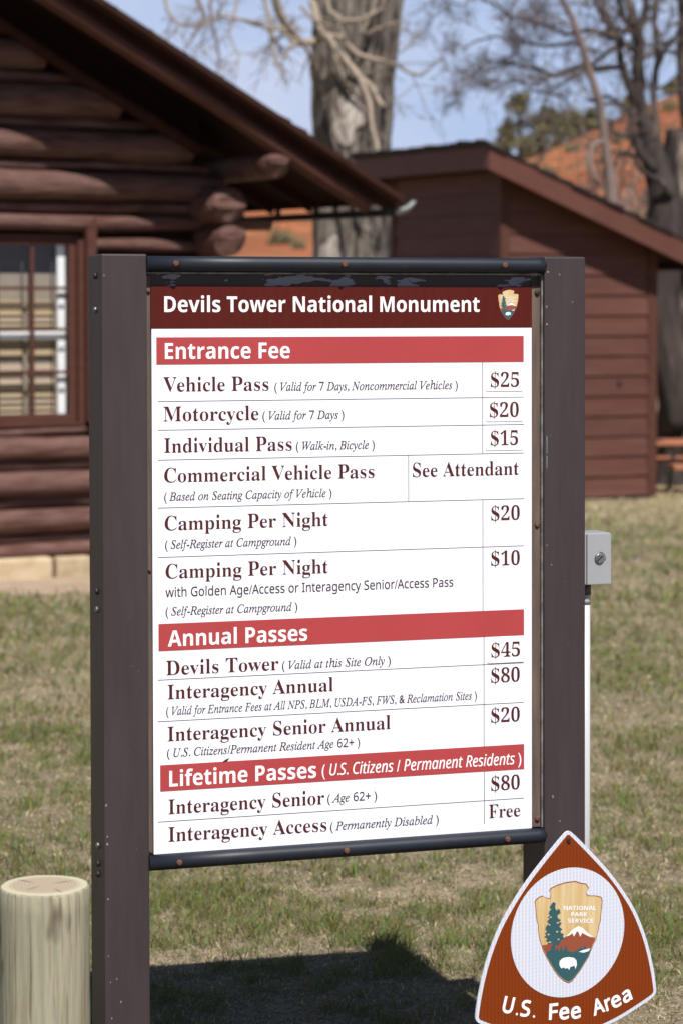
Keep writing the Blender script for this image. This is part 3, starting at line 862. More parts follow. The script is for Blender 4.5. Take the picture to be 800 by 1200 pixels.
# bleached patches where bark has fallen away
def bark_patch(cx, cy, wx, wy, seed):
    rn = random.Random(seed); n = 22; R0 = .60
    vs = []; ring = []
    rows_ = 6
    c = L_(cx, cy, CD, cwb)
    for a in range(rows_ + 1):
        for k in range(n):
            t_ = 2 * math.pi * k / n; rr = a / rows_ * (1 + .22 * math.sin(3 * t_ + seed) + .14 * math.sin(5 * t_ + seed * 2))
            dx = math.cos(t_) * wx * rr; dz = math.sin(t_) * wy * rr
            X = c.x + dx; yy = -math.sqrt(max(.01, R0 ** 2 - X ** 2)) - .022 + .03 * (a / rows_) ** 4
            vs.append((X, yy, c.z + dz))
    fs = [(a * n + k, a * n + (k + 1) % n, (a + 1) * n + (k + 1) % n, (a + 1) * n + k) for a in range(rows_) for k in range(n)]
    MB().add(vs, fs, True).build('bare_wood', M['bareW'], cw, fix=False)
M['bareW'] = mat('bare_trunk_wood', (.66, .59, .52), (.30, .25, .21), rough=.9, scale=2.6, stretch=(3.4, 3.4, .8), lo=.48, hi=.62, bump=.8, bscale=6, bdist=.06)
bark_patch(406, 140, .24, .36, 1)
bark_patch(388, 296, .17, .20, 4)

# dark bare tree behind the shed, right
RD = 37.0
bt = empty('bare_tree', (at(822, 500, RD).x, RD, gz(0, RD)))
tag(bt, 'dark bare many limbed tree with thick knobbly trunk behind the shed on the right', 'tree')
btb = bt.location.copy()
q = MB()
P, Q = densify([Vector((0.05, 0, -.2)), L_(822, 540, RD, btb), L_(824, 470, RD, btb), L_(828, 400, RD, btb), L_(835, 330, RD, btb), L_(826, 270, RD, btb), L_(812, 215, RD, btb), L_(808, 150, RD, btb)], [.85, .66, .58, .56, .68, .66, .5, .34], 7)
q.tube(P, Q, 96, wob=ridges(9, .08, 96)); q.build('trunk', M['darkbark'], bt)
q = MB()   # the fused second stem leaning left
P, Q = densify([L_(800, 500, RD - .3, btb), L_(784, 420, RD - .4, btb), L_(772, 345, RD - .3, btb), L_(786, 290, RD - .2, btb), L_(784, 240, RD - .2, btb), L_(770, 200, RD - .2, btb), L_(759, 160, RD - .2, btb)], [.30, .22, .28, .36, .30, .20, .15], 6)
q.tube(P, Q, 24, wob=lambda i, k: 1 + .07 * math.sin(k * 1.9 + i * .6)); q.build('stem', M['darkbark'], bt)
bl = [
 ([(759, 165), (752, 135), (747, 110), (748, 70), (746, 30), (736, 5), (728, -30)], 36.8, 36.5, .13, .05, 5, 1.3),
 ([(747, 50), (742, 32), (730, 20), (722, -20)], 36.6, 36.6, .07, .04, 5, 1.2),
 ([(748, 35), (756, 10), (762, -25)], 36.7, 36.8, .07, .045, 5, 1.2),
 ([(745, 120), (735, 95), (727, 70), (722, 42), (712, 20), (700, -10)], 36.7, 36.4, .075, .03, 6, 1.2),
 ([(766, 200), (748, 175), (738, 150), (742, 128)], 36.6, 36.6, .08, .05, 3, 1.0),
 ([(727, 78), (700, 80), (678, 78), (650, 88), (625, 80), (600, 74), (575, 70), (566, 72)], 36.6, 35.6, .045, .012, 12, 1.0),
 ([(745, 60), (715, 42), (690, 34), (665, 40), (640, 30), (612, 22), (590, 16)], 36.6, 35.6, .045, .012, 12, 1.0),
 ([(738, 50), (715, 58), (690, 78), (668, 92), (640, 108), (612, 104)], 36.6, 35.8, .04, .012, 10, .9),
 ([(700, 60), (670, 50), (640, 54), (610, 48), (580, 42), (555, 48), (540, 60)], 36.3, 35.4, .03, .010, 12, .9),
 ([(650, 88), (622, 100), (600, 92), (578, 104), (560, 98)], 36.2, 35.6, .024, .008, 10, .8),
 ([(745, 128), (720, 120), (700, 122), (688, 112)], 36.6, 36.3, .03, .012, 6, .8),
 ([(776, 190), (768, 150), (766, 110), (770, 70), (766, 20), (768, -20)], 36.9, 36.8, .06, .035, 7, 1.2),
 ([(766, 90), (778, 60), (792, 40), (806, 0)], 36.8, 37, .035, .02, 7, 1.1),
 ([(808, 160), (800, 110), (798, 60), (800, 0), (798, -40)], 37, 37, .10, .06, 7, 1.3),
 ([(786, 230), (776, 214), (752, 200), (740, 180), (718, 176), (704, 190)], 36.5, 36.1, .05, .015, 7, .9),
 ([(690, 118), (712, 112), (730, 122), (740, 140)], 36.1, 36.3, .03, .02, 5, .7),
 ([(640, 108), (662, 114), (668, 130)], 36.1, 36.1, .02, .01, 4, .6),
 ([(600, 20), (580, 4), (560, -4), (540, 6), (520, 0)], 35.6, 35.2, .02, .008, 9, .9),
 ([(690, -20), (700, 10), (712, 30), (724, 40)], 36.3, 36.5, .03, .04, 6, .8),
]
for i, (path, y0, y1, r0, r1, nt_, Lw) in enumerate(bl):
    limb(path, y0, y1, r0, r1, M['darkbark'], bt, btb, 500 + i, ntw=max(3, int(nt_ * .72)), L=Lw * .72, lev=3, grav=.1, tm=M['twig'], rmin=.0045, spread=.8)
# slender pale stem in front of it
st = empty('slender_tree', (at(712, 540, 35.6).x, 35.6, gz(0, 35.6)))
tag(st, 'slender pale leaning stem in front of the dark bare tree above the shed roof', 'tree')
stb = st.location.copy()
q = MB(); P, Q = densify([Vector((0, 0, -.1)), L_(714, 400, 35.6, stb), L_(717, 290, 35.6, stb), L_(716, 220, 35.6, stb), L_(708, 165, 35.6, stb), L_(703, 120, 35.6, stb), L_(692, 88, 35.6, stb), L_(680, 48, 35.6, stb), L_(670, 20, 35.6, stb), L_(656, -5, 35.6, stb), L_(644, -40, 35.6, stb)], [.14, .12, .10, .085, .06, .055, .055, .05, .045, .04, .035], 4)
q.tube(P, Q, 12); q.build('trunk', M['palebark'], st)
for i, (path, y0, y1, r0, r1, nt_, Lw) in enumerate([
 ([(690, 84), (664, 86), (640, 92), (612, 84)], 35.6, 35.2, .02, .008, 8, .7),
 ([(680, 48), (700, 36), (722, 40)], 35.6, 35.6, .02, .01, 5, .6),
 ([(708, 165), (694, 170), (690, 190), (700, 215)], 35.6, 35.4, .05, .03, 3, .5),
 ([(675, 34), (650, 20), (622, 24), (598, 12)], 35.6, 35.2, .02, .008, 8, .8),
 ([(701, 112), (680, 104), (672, 118), (660, 140)], 35.6, 35.3, .018, .008, 5, .5)]):
    limb(path, y0, y1, r0, r1, M['palebark'], st, stb, 560 + i, ntw=nt_, L=Lw * .7, lev=2, grav=0, tm=M['twig'], rmin=.006)

# brushy thicket seen over the shed roof, in front of the hill
def thicket(name, px, y, h, wid, seed, label, n=16, cat='bush'):
    b0 = at(px, 300, y); base = Vector((b0.x, y, gz(b0.x, y)))
    e = empty(name, base); tag(e, label, cat, 'leafless bushes behind the shed')
    rn = random.Random(seed); mb = MB(); tw = MB()
    for k in range(n):
        p0 = Vector((rn.uniform(-.3, .3) * wid, rn.uniform(-.3, .3), 0))
        P = branch_path(p0, (rn.uniform(-.35, .35), rn.uniform(-.3, .3), 1), h * rn.uniform(.7, 1.05), rn, 6, .35)
        mb.tube(P, [.035 * (1 - .12 * j) for j in range(7)], 6)
        twigs(tw, P, .02, rn, 2, 7, h * .28, grav=.2, rmin=.008)
    mb.build('stems', M['paletwig'], e, fix=False)['kind'] = 'stuff'; tw.build('twigs', M['twig'], e, fix=False)['kind'] = 'stuff'
thicket('bare_bush', 645, 44, 5.3, 2.0, 71, 'leafless brush just right of the shed roof peak in front of red rock', 8)
thicket('bare_bush', 700, 43, 5.6, 2.6, 72, 'leafless brush behind the slender pale stem above the shed roof', 9)
thicket('bare_bush', 770, 42, 5.4, 2.6, 73, 'leafless grey brush above the low end of the shed roof', 16)
thicket('bare_bush', 560, 52, 4.4, 2.6, 74, 'leafless brush tips showing over the high side of the shed roof', 7)
thicket('bare_bush', 490, 52, 4.1, 2.6, 75, 'leafless brush tips just above the shed roof near the cottonwood', 6)

# conifers on the crest
def conifer(px, y, h, wr, seed, label, squat=1.0):
    b0 = at(px, 200, y); x = b0.x; zb = hill_z(x, y) - .3
    e = empty('conifer_tree', (x, y, zb)); tag(e, label, 'tree', 'conifers on the red hill')
    rn = random.Random(seed)
    q = MB(); q.tube([(0, 0, 0), (0, 0, h * .5), (0, 0, h * .95)], [h * .04, h * .028, .02], 8); q.build('trunk', M['darkbark'], e)
    N = 2600
    r_ = np.random.default_rng(seed)
    nb = 26
    cl = []
    for k in range(nb):
        t_ = rn.uniform(.12, .97); R_ = wr * (1 - t_) ** .55 * (.55 + .45 * min(1, t_ * 5)) * squat
        a = rn.uniform(0, 6.28); rr = R_ * rn.uniform(.3, .85)
        cl.append((rr * math.cos(a), rr * math.sin(a), h * t_, wr * rn.uniform(.20, .38)))
    V = []; Fc = []
    for i in range(N):
        c = cl[i % nb]
        d = r_.normal(size=3); d /= np.linalg.norm(d); p = np.array(c[:3]) + d * c[3] * r_.uniform(.5, 1.0) ** .5 * np.array([1, 1, .75])
        s_ = wr * .085
        a = r_.normal(size=3) * s_; b = r_.normal(size=3) * s_
        V += [tuple(p), tuple(p + a), tuple(p + b)]; Fc.append((3 * i, 3 * i + 1, 3 * i + 2))
    me = bpy.data.meshes.new('crown'); me.from_pydata(V, [], Fc); me.update(); me.materials.append(M['needle'])
    o = bpy.data.objects.new('crown', me); col.objects.link(o); o.parent = e
    return e
def crest_h(px, toprow, y):
    b = at(px, toprow, y); return b.z - hill_z(b.x, y) + .3
conifer(609, 186, crest_h(609, 104, 186), 1.75, 21, 'tallest rounded olive conifer at the left end of the red hill crest', 1.25)
conifer(590, 188, crest_h(590, 148, 188), 1.1, 22, 'low olive conifer tucked against the left side of the tallest one', 1.2)
conifer(641, 188, crest_h(641, 126, 188), 1.6, 23, 'dark squat conifer right of the tallest one on the red hill crest', 1.3)
conifer(668, 189, crest_h(668, 128, 189), 1.7, 24, 'wide yellow green conifer in the middle of the red hill crest', 1.3)
conifer(696, 190, crest_h(696, 124, 190), 1.2, 25, 'small conifer seen behind the slender pale stem on the hill crest', 1.2)
conifer(738, 190, crest_h(738, 112, 190), 1.0, 26, 'small dark conifer on the crest beside the dark forked limb', 1.2)
conifer(793, 190, crest_h(793, 90, 190), 1.3, 27, 'conifer at the right edge of the photo on the hill crest', 1.2)
# small bushes dotted on the red slope
def hill_bush(px, py, wr, seed, label):
    best = None
    for k in range(200):
        y = 80 + k * .55
        p = at(px, py, y)
        if hill_z(p.x, y) >= p.z: best = (p.x, y, hill_z(p.x, y)); break
    if not best: return
    r_ = np.random.default_rng(seed); V = []; Fc = []
    for i in range(500):
        d = r_.normal(size=3); d /= np.linalg.norm(d); d[2] = abs(d[2])
        p = d * wr * r_.uniform(.4, 1.0) * np.array([1, 1, 1.1]) * (1 + .25 * math.sin(3 * math.atan2(d[1], d[0]) + seed))
        a = r_.normal(size=3) * wr * .12; b = r_.normal(size=3) * wr * .12
        V += [tuple(p), tuple(p + a), tuple(p + b)]; Fc.append((3 * i, 3 * i + 1, 3 * i + 2))
    me = bpy.data.meshes.new('hillside_bush'); me.from_pydata(V, [], Fc); me.update(); me.materials.append(M['bush'])
    o = bpy.data.objects.new('hillside_bush', me); o.location = best; col.objects.link(o)
    tag(o, label, 'bush', 'bushes on the red slope')
hill_bush(328, 286, .75, 1, 'green bush on the red slope between cabin corner and cottonwood')
hill_bush(350, 292, .45, 2, 'smaller bush on the red slope nearest the cottonwood trunk')
hill_bush(640, 205, .6, 3, 'sage bush low on the red slope just above the shed rake')
hill_bush(672, 178, .7, 4, 'sage bush high on the red slope below the conifers')
hill_bush(724, 168, .6, 5, 'sage bush on the red slope beside the dark forked tree')
hill_bush(785, 130, .7, 6, 'sage bush on the red slope near the right edge of the photo')

# ------------------------------------------------------------------ fee board
SM = Matrix(((0.9482512722794344, -0.317511673854065, -0.0024210714206367736), (0.31751093637609595, 0.9481335218429479, 0.015153548734962954), (-0.002515929650985583, -0.015138088521276823, 0.999882247254102)))
SO = Vector((-0.36329722, 4.9, 1.59847737))       # upper left corner of the white panel
DROP = 1.66                                       # from there down to the footing
foot = SO - SM @ Vector((0, 0, DROP))
board = empty('fee_board', matrix=Matrix.Translation(foot) @ SM.to_4x4())
tag(board, 'white and maroon entrance fee board between two brown square posts', 'sign')
def bz(z): return z + DROP
def bb(name, m, x0, x1, y0, y1, z0, z1, parent=board, bev=0):
    return MB().box(x0, x1, y0, y1, bz(z0), bz(z1)).build(name, m, parent, bevel=bev)
post_l = bb('post', M['post'], -.101, -.012, -.015, .10, -1.75, .061, bev=.004)
post_r = bb('post', M['post'], .807, .897, -.015, .10, -1.75, .061, bev=.004)
# nicks in the paint, a few millimetres across
rn = random.Random(77)
def nicks(post, x0, x1, lst, nr):
    q = MB()
    L2 = list(lst) + [(rn.uniform(x0 + .006, x1 - .006), -rn.uniform(0, 1.45), rn.uniform(.0005, .0010)) for _ in range(nr)]
    L2 = [(a, b, c * .62) for a, b, c in L2]
    for x, z, r in L2:
        n = 6; a0 = rn.uniform(0, 6)
        q.add([(x + r * rn.uniform(.6, 1.3) * math.cos(a0 + k * 6.283 / n), -.0155, bz(z) + r * rn.uniform(.6, 2.0) * math.sin(a0 + k * 6.283 / n)) for k in range(n)], [tuple(range(n))])
    o = q.build('paint_chips', M['nick'], post, fix=False); o['kind'] = 'stuff'
nicks(post_l, -.101, -.012, [(-.095, -1.05, .002), (-.095, -1.065, .003), (-.094, -1.17, .0025), (-.094, -1.28, .002), (-.09, -1.33, .002), (-.078, -1.325, .0025), (-.07, -1.37, .0025), (-.088, -1.4, .002), (-.096, .02, .002), (-.097, -.99, .003)], 14)
nicks(post_r, .807, .897, [(.815, .03, .003), (.812, -.04, .0025), (.812, -.075, .0035), (.84, .025, .002), (.868, -.03, .002), (.812, -.52, .002), (.825, -1.03, .003), (.84, -1.08, .0025), (.822, -.56, .002)], 14)
q = MB()
for z0, z1 in ((-.30, -.335), (-.34, -.365)):
    q.add([(.8115, -.0156, bz(z0)), (.8131, -.0156, bz(z0)), (.8128, -.0156, bz(z1)), (.8118, -.0156, bz(z1))], [(0, 1, 2, 3)])
q.build('scratch', M['nick'], post_r, fix=False)
# bolts in the posts
def bolt(post, x, y, z, r=.006, m=None, ax='x', nm='bolt'):
    q = MB()
    if ax == 'x': q.tube([(x, y, bz(z)), (x - .004, y, bz(z)), (x - .006, y, bz(z))], [r, r * .95, r * .6], 12)
    else: q.tube([(x, y, bz(z)), (x, y - .003, bz(z)), (x, y - .005, bz(z))], [r, r * .95, r * .55], 12)
    return q.build(nm, m or M['steel'], post)
for z in (.02, -.045, -.62, -.585, -1.075, -1.13, -1.11):
    bolt(post_l, -.101, .03, z, .0065, M['steel'] if z in (-.045, -.62, -1.075) else M['gutter'])
# tubes
def rail(z):
    q = MB(); q.tube([(-.014, -.014, bz(z)), (.2, -.014, bz(z)), (.5, -.014, bz(z)), (.7915, -.014, bz(z)), (.802, -.014, bz(z)), (.806, -.012, bz(z))], [.0148, .0148, .0148, .0148, .0135, .010], 20)
    return q.build('rail', M['tube'], board)
for z, xs in ((.0425, (.041, .380, .716)), (-1.107, (.043, .381, .721))):
    r_ = rail(z)
    for x in xs:
        q = MB(); q.tube([(x, -.028, bz(z)), (x, -.0315, bz(z)), (x, -.0335, bz(z))], [.0062, .006, .0035], 10, smooth=True)
        q.build('screw', M['rust'], r_)
# peeling strip above the header, side strips, thin metal edging
bb('peeling_strip', M['peel'], -.008, .786, .004, .012, -.002, .034)
sr = bb('side_strip', M['strip'], .7865, .8065, .001, .02, -1.092, .018)
sl_ = bb('side_strip', M['strip'], -.0115, -.002, .001, .02, -1.092, .018)
for z in (-.012, -.48, -1.076): bolt(sr, .7975, .001, z, .0052, M['gutter'] if z > -.4 else M['rust'], 'y', 'screw')
for z in (-.010, -.545, -1.088): bolt(sl_, -.006, .001, z, .0035, M['rust'], 'y', 'screw')
bb('metal_edging', M['edge'], -.010, .805, -.004, .0035, .0235, .0265)
bb('metal_edging', M['edge'], .8035, .8065, -.008, .0005, -1.092, .0235)
bb('dark_channel', M['gutter'], .7862, .8064, .0005, .0006, -.0135 + .015, .022)

panel = bb('panel', M['panel'], 0, .7855, 0, .010, -1.094, 0)
bb('back_board', M['gutter'], -.011, .806, .021, .033, -1.10, .04)
header = bb('header_band', M['header'], -.0012, .7858, -.0006, .0002, -.0815, .0003, parent=panel)
for x0, x1, z0, z1 in ((.0093, .768, -.1505, -.0983), (.0112, .7685, -.7017, -.6493), (.0132, .7685, -.973, -.9222)):
    bb('red_band', M['band'], x0, x1, -.0006, .0002, z0, z1, parent=panel)
for x0, z in ((.0118, -.2214), (.0116, -.2764), (.0113, -.3339), (.0109, -.4260), (.0105, -.5210), (.0094, -.7575), (.0091, -.8377), (.0082, -1.0318)):
    bb('row_line', M['hair'], x0, .7685, -.0004, .0002, z - .0006, z + .0006, parent=panel)
for x, z0, z1 in ((.6795, -.3333, -.1505), (.6797, -.6493, -.4266), (.5219, -.4254, -.3345), (.6818, -.9222, -.7017), (.6822, -1.079, -.973)):
    bb('column_line', M['hair'], x - .0006, x + .0006, -.0005, .0002, z0, z1, parent=panel)
def sticker(x0, x1, z0, z1):
    n = 5; r = .005; poly = []
    for cx_, cz_, a0 in ((x1 - r, z0 + r, -90), (x1 - r, z1 - r, 0), (x0 + r, z1 - r, 90), (x0 + r, z0 + r, 180)):
        for k in range(n):
            a = R(a0 + 90 * k / (n - 1)); poly.append((cx_ + r * math.cos(a), bz(cz_ + r * math.sin(a))))
    return MB().prism(poly, -.0012, .0002).build('price_sticker', M['sticker'], panel)
for b in ((.6862, .7675, -.209, -.1616), (.6861, .7675, -.2695, -.2227), (.6861, .7675, -.3275, -.2816), (.6879, .7690, -.7553, -.7039)): sticker(*b)

# lettering
def alpha(s, up, lo, dg, h=None):
    r = ''
    for c in s:
        if 'A' <= c <= 'Z': r += chr(up + ord(c) - 65)
        elif 'a' <= c <= 'z': r += h if (c == 'h' and h) else chr(lo + ord(c) - 97)
        elif '0' <= c <= '9': r += chr(dg + ord(c) - 48)
        else: r += c
    return r
STY = {'RB': ((0x1D400, 0x1D41A, 0x1D7CE), -.0092), 'IT': ((0x1D434, 0x1D44E, 0x1D7E2, '\u210e'), .004), 'SB': ((0x1D5D4, 0x1D5EE, 0x1D7EC), .0),
       'SR': ((0x1D5A0, 0x1D5BA, 0x1D7E2), 0), 'SI': ((0x1D608, 0x1D622, 0x1D7E2), 0)}
_cap = {}
def text_mesh(s, st):
    a, off = STY[st]
    c = bpy.data.curves.new('text', 'FONT'); c.body = alpha(s, *a); c.size = 1; c.offset = off; c.resolution_u = 5
    o = bpy.data.objects.new('text', c); col.objects.link(o)
    dg = bpy.context.evaluated_depsgraph_get(); dg.update()
    me = bpy.data.meshes.new_from_object(o.evaluated_get(dg))
    bpy.data.objects.remove(o); bpy.data.curves.remove(c)
    return me
def cap_h(st):
    if st not in _cap:
        me = text_mesh('H', st); _cap[st] = max(v.co.y for v in me.vertices); bpy.data.meshes.remove(me)
    return _cap[st]
def put_text(s, st, m, x0, x1, cap, parent, place, name='lettering', sx=None):
    """place(x, y) -> 3-D point; text scaled to its measured width and cap height"""
    dollar = s.startswith('$')
    me = text_mesh('S' + s[1:] if dollar else s, st)
    xs = [v.co.x for v in me.vertices]
    a, b = min(xs), max(xs)
    fx = (x1 - x0) / (b - a) if x1 is not None else sx
    fy = cap / cap_h(st)
    if dollar:
        me2 = text_mesh('S', st); w_ = max(v.co.x for v in me2.vertices) + min(v.co.x for v in me2.vertices); h_ = max(v.co.y for v in me2.vertices); bpy.data.meshes.remove(me2)
    ch = cap_h(st)
    def wy(y):                       # old-style proportions: lower x-height, long ascenders
        if st != 'RB' or y <= 0 or s[0] == '$': return y
        x1_, x2_ = .70 * ch, .635 * ch
        return y * x2_ / x1_ if y < x1_ else (x2_ + (y - x1_) * (ch - x2_) / (ch - x1_) if y < ch else y)
    sp_ = {'RB': (.0028, .0075), 'SR': (.009, .007), 'SI': (.008, .006), 'IT': (.004, .005)}.get(st)
    if sp_:                          # evens out thick and thin strokes: four copies a hair apart
        sa_, sb_ = sp_
        nv = len(me.vertices); co = [tuple(v.co) for v in me.vertices]; fc = [tuple(p.vertices) for p in me.polygons]
        V_, F_ = [], []
        for i_, (ox, oy) in enumerate(((sa_, sb_), (-sa_, -sb_), (sa_, -sb_), (-sa_, sb_))):
            V_ += [place(x0 + (c[0] + ox - a) * fx, wy(c[1]) * fy + oy * fy, i_ * .00004) for c in co]
            F_ += [tuple(j + i_ * nv for j in f) for f in fc]
        bpy.data.meshes.remove(me); me = bpy.data.meshes.new(name); me.from_pydata(V_, [], F_)
    else:
        for v in me.vertices:
            v.co = place(x0 + (v.co.x - a) * fx, wy(v.co.y) * fy, 0)
    if dollar:
        bm = bmesh.new(); bm.from_mesh(me)
        cx_ = x0 + (w_ / 2 - a) * fx + .0004; t_ = .0007
        vs = [bm.verts.new(place(px, py, .0002)) for px, py in ((cx_ - t_, -.004), (cx_ + t_, -.004), (cx_ + t_, cap + .004), (cx_ - t_, cap + .004))]
        bm.faces.new(vs); bm.to_mesh(me); bm.free()
    me.name = name; me.materials.clear(); me.materials.append(m); me.update()
    o = bpy.data.objects.new(name, me); col.objects.link(o); o.parent = parent
    return o
LINES = [
    ('Devils Tower National Monument', 'SB', 'white', 25.2, -49.8, 672.6, 30.2),
    ('Entrance Fee', 'SB', 'white', 26.0, -139.9, 276.7, 30.6),
    ('Vehicle Pass', 'RB', 'ink', 23.0, -202.4, 233.6, 27.5),
    ('( Valid for 7 Days, Noncommercial Vehicles )', 'IT', 'ink', 245.4, -203.3, 626.2, 16.3),
    ('Motorcycle', 'RB', 'ink', 22.8, -259.4, 212.8, 27.8),
    ('( Valid for 7 Days )', 'IT', 'ink', 220.9, -259.1, 387.9, 16.2),
    ('Individual Pass', 'RB', 'ink', 24.0, -319.9, 280.5, 27.7),
    ('( Walk-in, Bicycle )', 'IT', 'ink', 289.1, -319.4, 450.8, 16.3),
    ('Commercial Vehicle Pass', 'RB', 'ink', 23.8, -377.0, 450.0, 27.5),
    ('( Based on Seating Capacity of Vehicle )', 'IT', 'ink', 23.6, -412.4, 361.8, 16.0),
    ('Camping Per Night', 'RB', 'ink', 24.4, -469.3, 354.0, 27.5),
    ('( Self-Register at Campground )', 'IT', 'ink', 24.9, -504.8, 289.5, 16.1),
    ('Camping Per Night', 'RB', 'ink', 25.7, -562.2, 353.8, 27.6),
    ('with Golden Age/Access or Interagency Senior/Access Pass', 'SR', 'ink', 25.5, -597.9, 615.9, 18.1),
    ('( Self-Register at Campground )', 'IT', 'ink', 25.4, -633.7, 290.9, 16.1),
    ('Annual Passes', 'SB', 'white', 29.5, -693.4, 310.7, 30.5),
    ('Devils Tower', 'RB', 'ink', 26.0, -748.7, 252.0, 27.7),
    ('( Valid at this Site Only )', 'IT', 'ink', 259.3, -748.0, 483.5, 16.4),
    ('Interagency Annual', 'RB', 'ink', 28.5, -795.3, 363.6, 27.6),
    ('( Valid for Entrance Fees at All NPS, BLM, USDA-FS, FWS, & Reclamation Sites )', 'IT', 'ink', 25.7, -826.2, 666.3, 16.1),
    ('Interagency Senior Annual', 'RB', 'ink', 28.2, -876.5, 482.5, 27.7),
    ('( U.S. Citizens/Permanent Resident Age 62+ )', 'IT', 'ink', 26.9, -907.2, 418.8, 16.2),
    ('Lifetime Passes', 'SB', 'white', 31.0, -964.5, 328.2, 30.6),
    ('( U.S. Citizens / Permanent Residents )', 'SI', 'white', 340.2, -961.6, 761.8, 22.9),
    ('Interagency Senior', 'RB', 'ink', 29.3, -1017.8, 345.1, 28.1),
    ('( Age 62+ )', 'IT', 'ink', 351.5, -1015.4, 454.1, 16.5),
    ('Interagency Access', 'RB', 'ink', 29.0, -1071.3, 349.6, 28.1),
    ('( Permanently Disabled )', 'IT', 'ink', 357.2, -1070.9, 584.4, 16.6),
    ('$25', 'RB', 'ink', 696.6, -200.4, 757.5, 28.0), ('$20', 'RB', 'ink', 694.4, -260.8, 756.7, 28.1), ('$15', 'RB', 'ink', 696.5, -317.3, 755.2, 28.0),
    ('See Attendant', 'RB', 'ink', 530.6, -377.4, 757.3, 28.0),
    ('$20', 'RB', 'ink', 697.7, -468.2, 759.3, 27.7), ('$10', 'RB', 'ink', 697.6, -559.1, 759.3, 27.8), ('$45', 'RB', 'ink', 697.4, -743.5, 759.2, 27.9),
    ('$80', 'RB', 'ink', 697.4, -794.8, 759.1, 27.9), ('$20', 'RB', 'ink', 697.3, -875.4, 759.1, 27.9), ('$80', 'RB', 'ink', 697.2, -1012.9, 759.0, 27.9),
    ('Free', 'RB', 'ink', 692.3, -1068.0, 759.7, 27.2)]
for s, st_, c_, x0, z, x1, cap in LINES:
    m = M['white_ink'] if c_ == 'white' else (M['inklite'] if st_ in ('IT', 'SR') else M['ink'])
    z = z / 1000
    yy = -.0012 if st_ in ('SB', 'SI') else -.0005
    if s in ('$25', '$15', '$45') or (s == '$20' and z > -.3): yy = -.0016
    put_text(s, st_, m, x0 / 1000, x1 / 1000, cap / 1000, panel, lambda x, y, e, z=z, yy=yy: Vector((x, yy - e, bz(z + y))))

MB().add([(.139, -.0009, bz(-.9235)), (.146, -.0009, bz(-.9225)), (.150, -.0009, bz(-.9185)), (.1505, -.0009, bz(-.9155)), (.1445, -.0009, bz(-.918)), (.1385, -.0009, bz(-.9215))], [(0, 1, 2, 3, 4, 5)]).build('dirt_mark', M['gutter'], panel, fix=False)
# arrowhead emblem, drawn from outlines (units of the outline mapped to metres by fn)
OUT = [(450, 142), (385, 150), (320, 170), (272, 195), (262, 215), (270, 230), (272, 258), (265, 266), (240, 262), (215, 248), (190, 258), (165, 280), (160, 300), (166, 330), (168, 370), (175, 430), (185, 455), (185, 500), (195, 560), (208, 600), (220, 640), (245, 690), (270, 735), (300, 785), (330, 825), (370, 860), (403, 875), (430, 860), (460, 820), (490, 780), (520, 730), (545, 690), (560, 650), (580, 600), (600, 560), (610, 520), (620, 480), (620, 460), (632, 430), (635, 380), (642, 320), (645, 280), (640, 258), (618, 248), (590, 245), (550, 245), (530, 235), (525, 215), (545, 200), (545, 185), (525, 160), (490, 155)]
MTN = [(208, 605), (240, 600), (290, 590), (350, 575), (375, 545), (410, 520), (440, 500), (465, 485), (490, 500), (530, 530), (560, 545), (598, 548), (592, 575), (578, 600), (562, 645), (540, 690), (300, 690), (247, 688), (222, 640)]
SNOW = [(382, 540), (400, 522), (420, 500), (445, 480), (475, 463), (505, 480), (530, 505), (578, 542), (545, 537), (520, 525), (500, 512), (485, 542), (475, 512), (462, 500), (440, 540), (430, 516), (405, 532)]
TEAL = [(236, 672), (250, 640), (263, 652), (275, 612), (290, 595), (303, 645), (320, 620), (332, 650), (350, 608), (362, 650), (385, 598), (395, 645), (430, 656), (470, 640), (488, 618), (503, 630), (520, 608), (538, 632), (570, 622), (560, 652), (545, 688), (519, 729), (489, 779), (459, 819), (429, 858), (403, 872), (371, 858), (331, 823), (301, 783), (271, 733)]
LAKE = [(475, 650), (500, 640), (535, 630), (560, 626), (548, 645), (510, 657)]
BISON = [(335, 738), (338, 715), (358, 697), (380, 690), (410, 688), (440, 694), (458, 712), (462, 745), (450, 777), (445, 750), (430, 755), (413, 760), (407, 782), (395, 766), (380, 772), (366, 762), (352, 770), (341, 758)]
TREE = [(290, 290), (276, 308), (262, 332), (277, 345), (264, 352), (255, 380), (268, 384), (250, 402), (264, 410), (246, 432), (258, 446), (238, 470), (234, 492), (248, 500), (230, 520), (242, 530), (224, 546), (248, 552), (238, 575), (258, 580), (248, 597), (288, 590), (288, 650), (306, 650), (306, 600), (332, 604), (345, 575), (372, 552), (360, 540), (368, 520), (348, 516), (342, 500), (357, 488), (334, 470), (352, 440), (332, 436), (346, 420), (328, 412), (318, 390), (342, 370), (337, 345), (320, 340), (317, 355), (308, 342), (304, 328), (308, 300)]
E_ = {'rim': mat('emblem_rim_brown', (.30, .09, .05), rough=.4), 'tan': mat('emblem_tan', (.68, .44, .17), (.80, .62, .36), rough=.4, scale=30, stretch=(2, 1, .15), lo=.4, hi=.6),
      'mtn': mat('emblem_rust', (.34, .085, .045), rough=.4), 'teal': mat('emblem_teal', (.032, .115, .135), rough=.4), 'white': mat('emblem_white', (.8, .8, .82), rough=.4)}
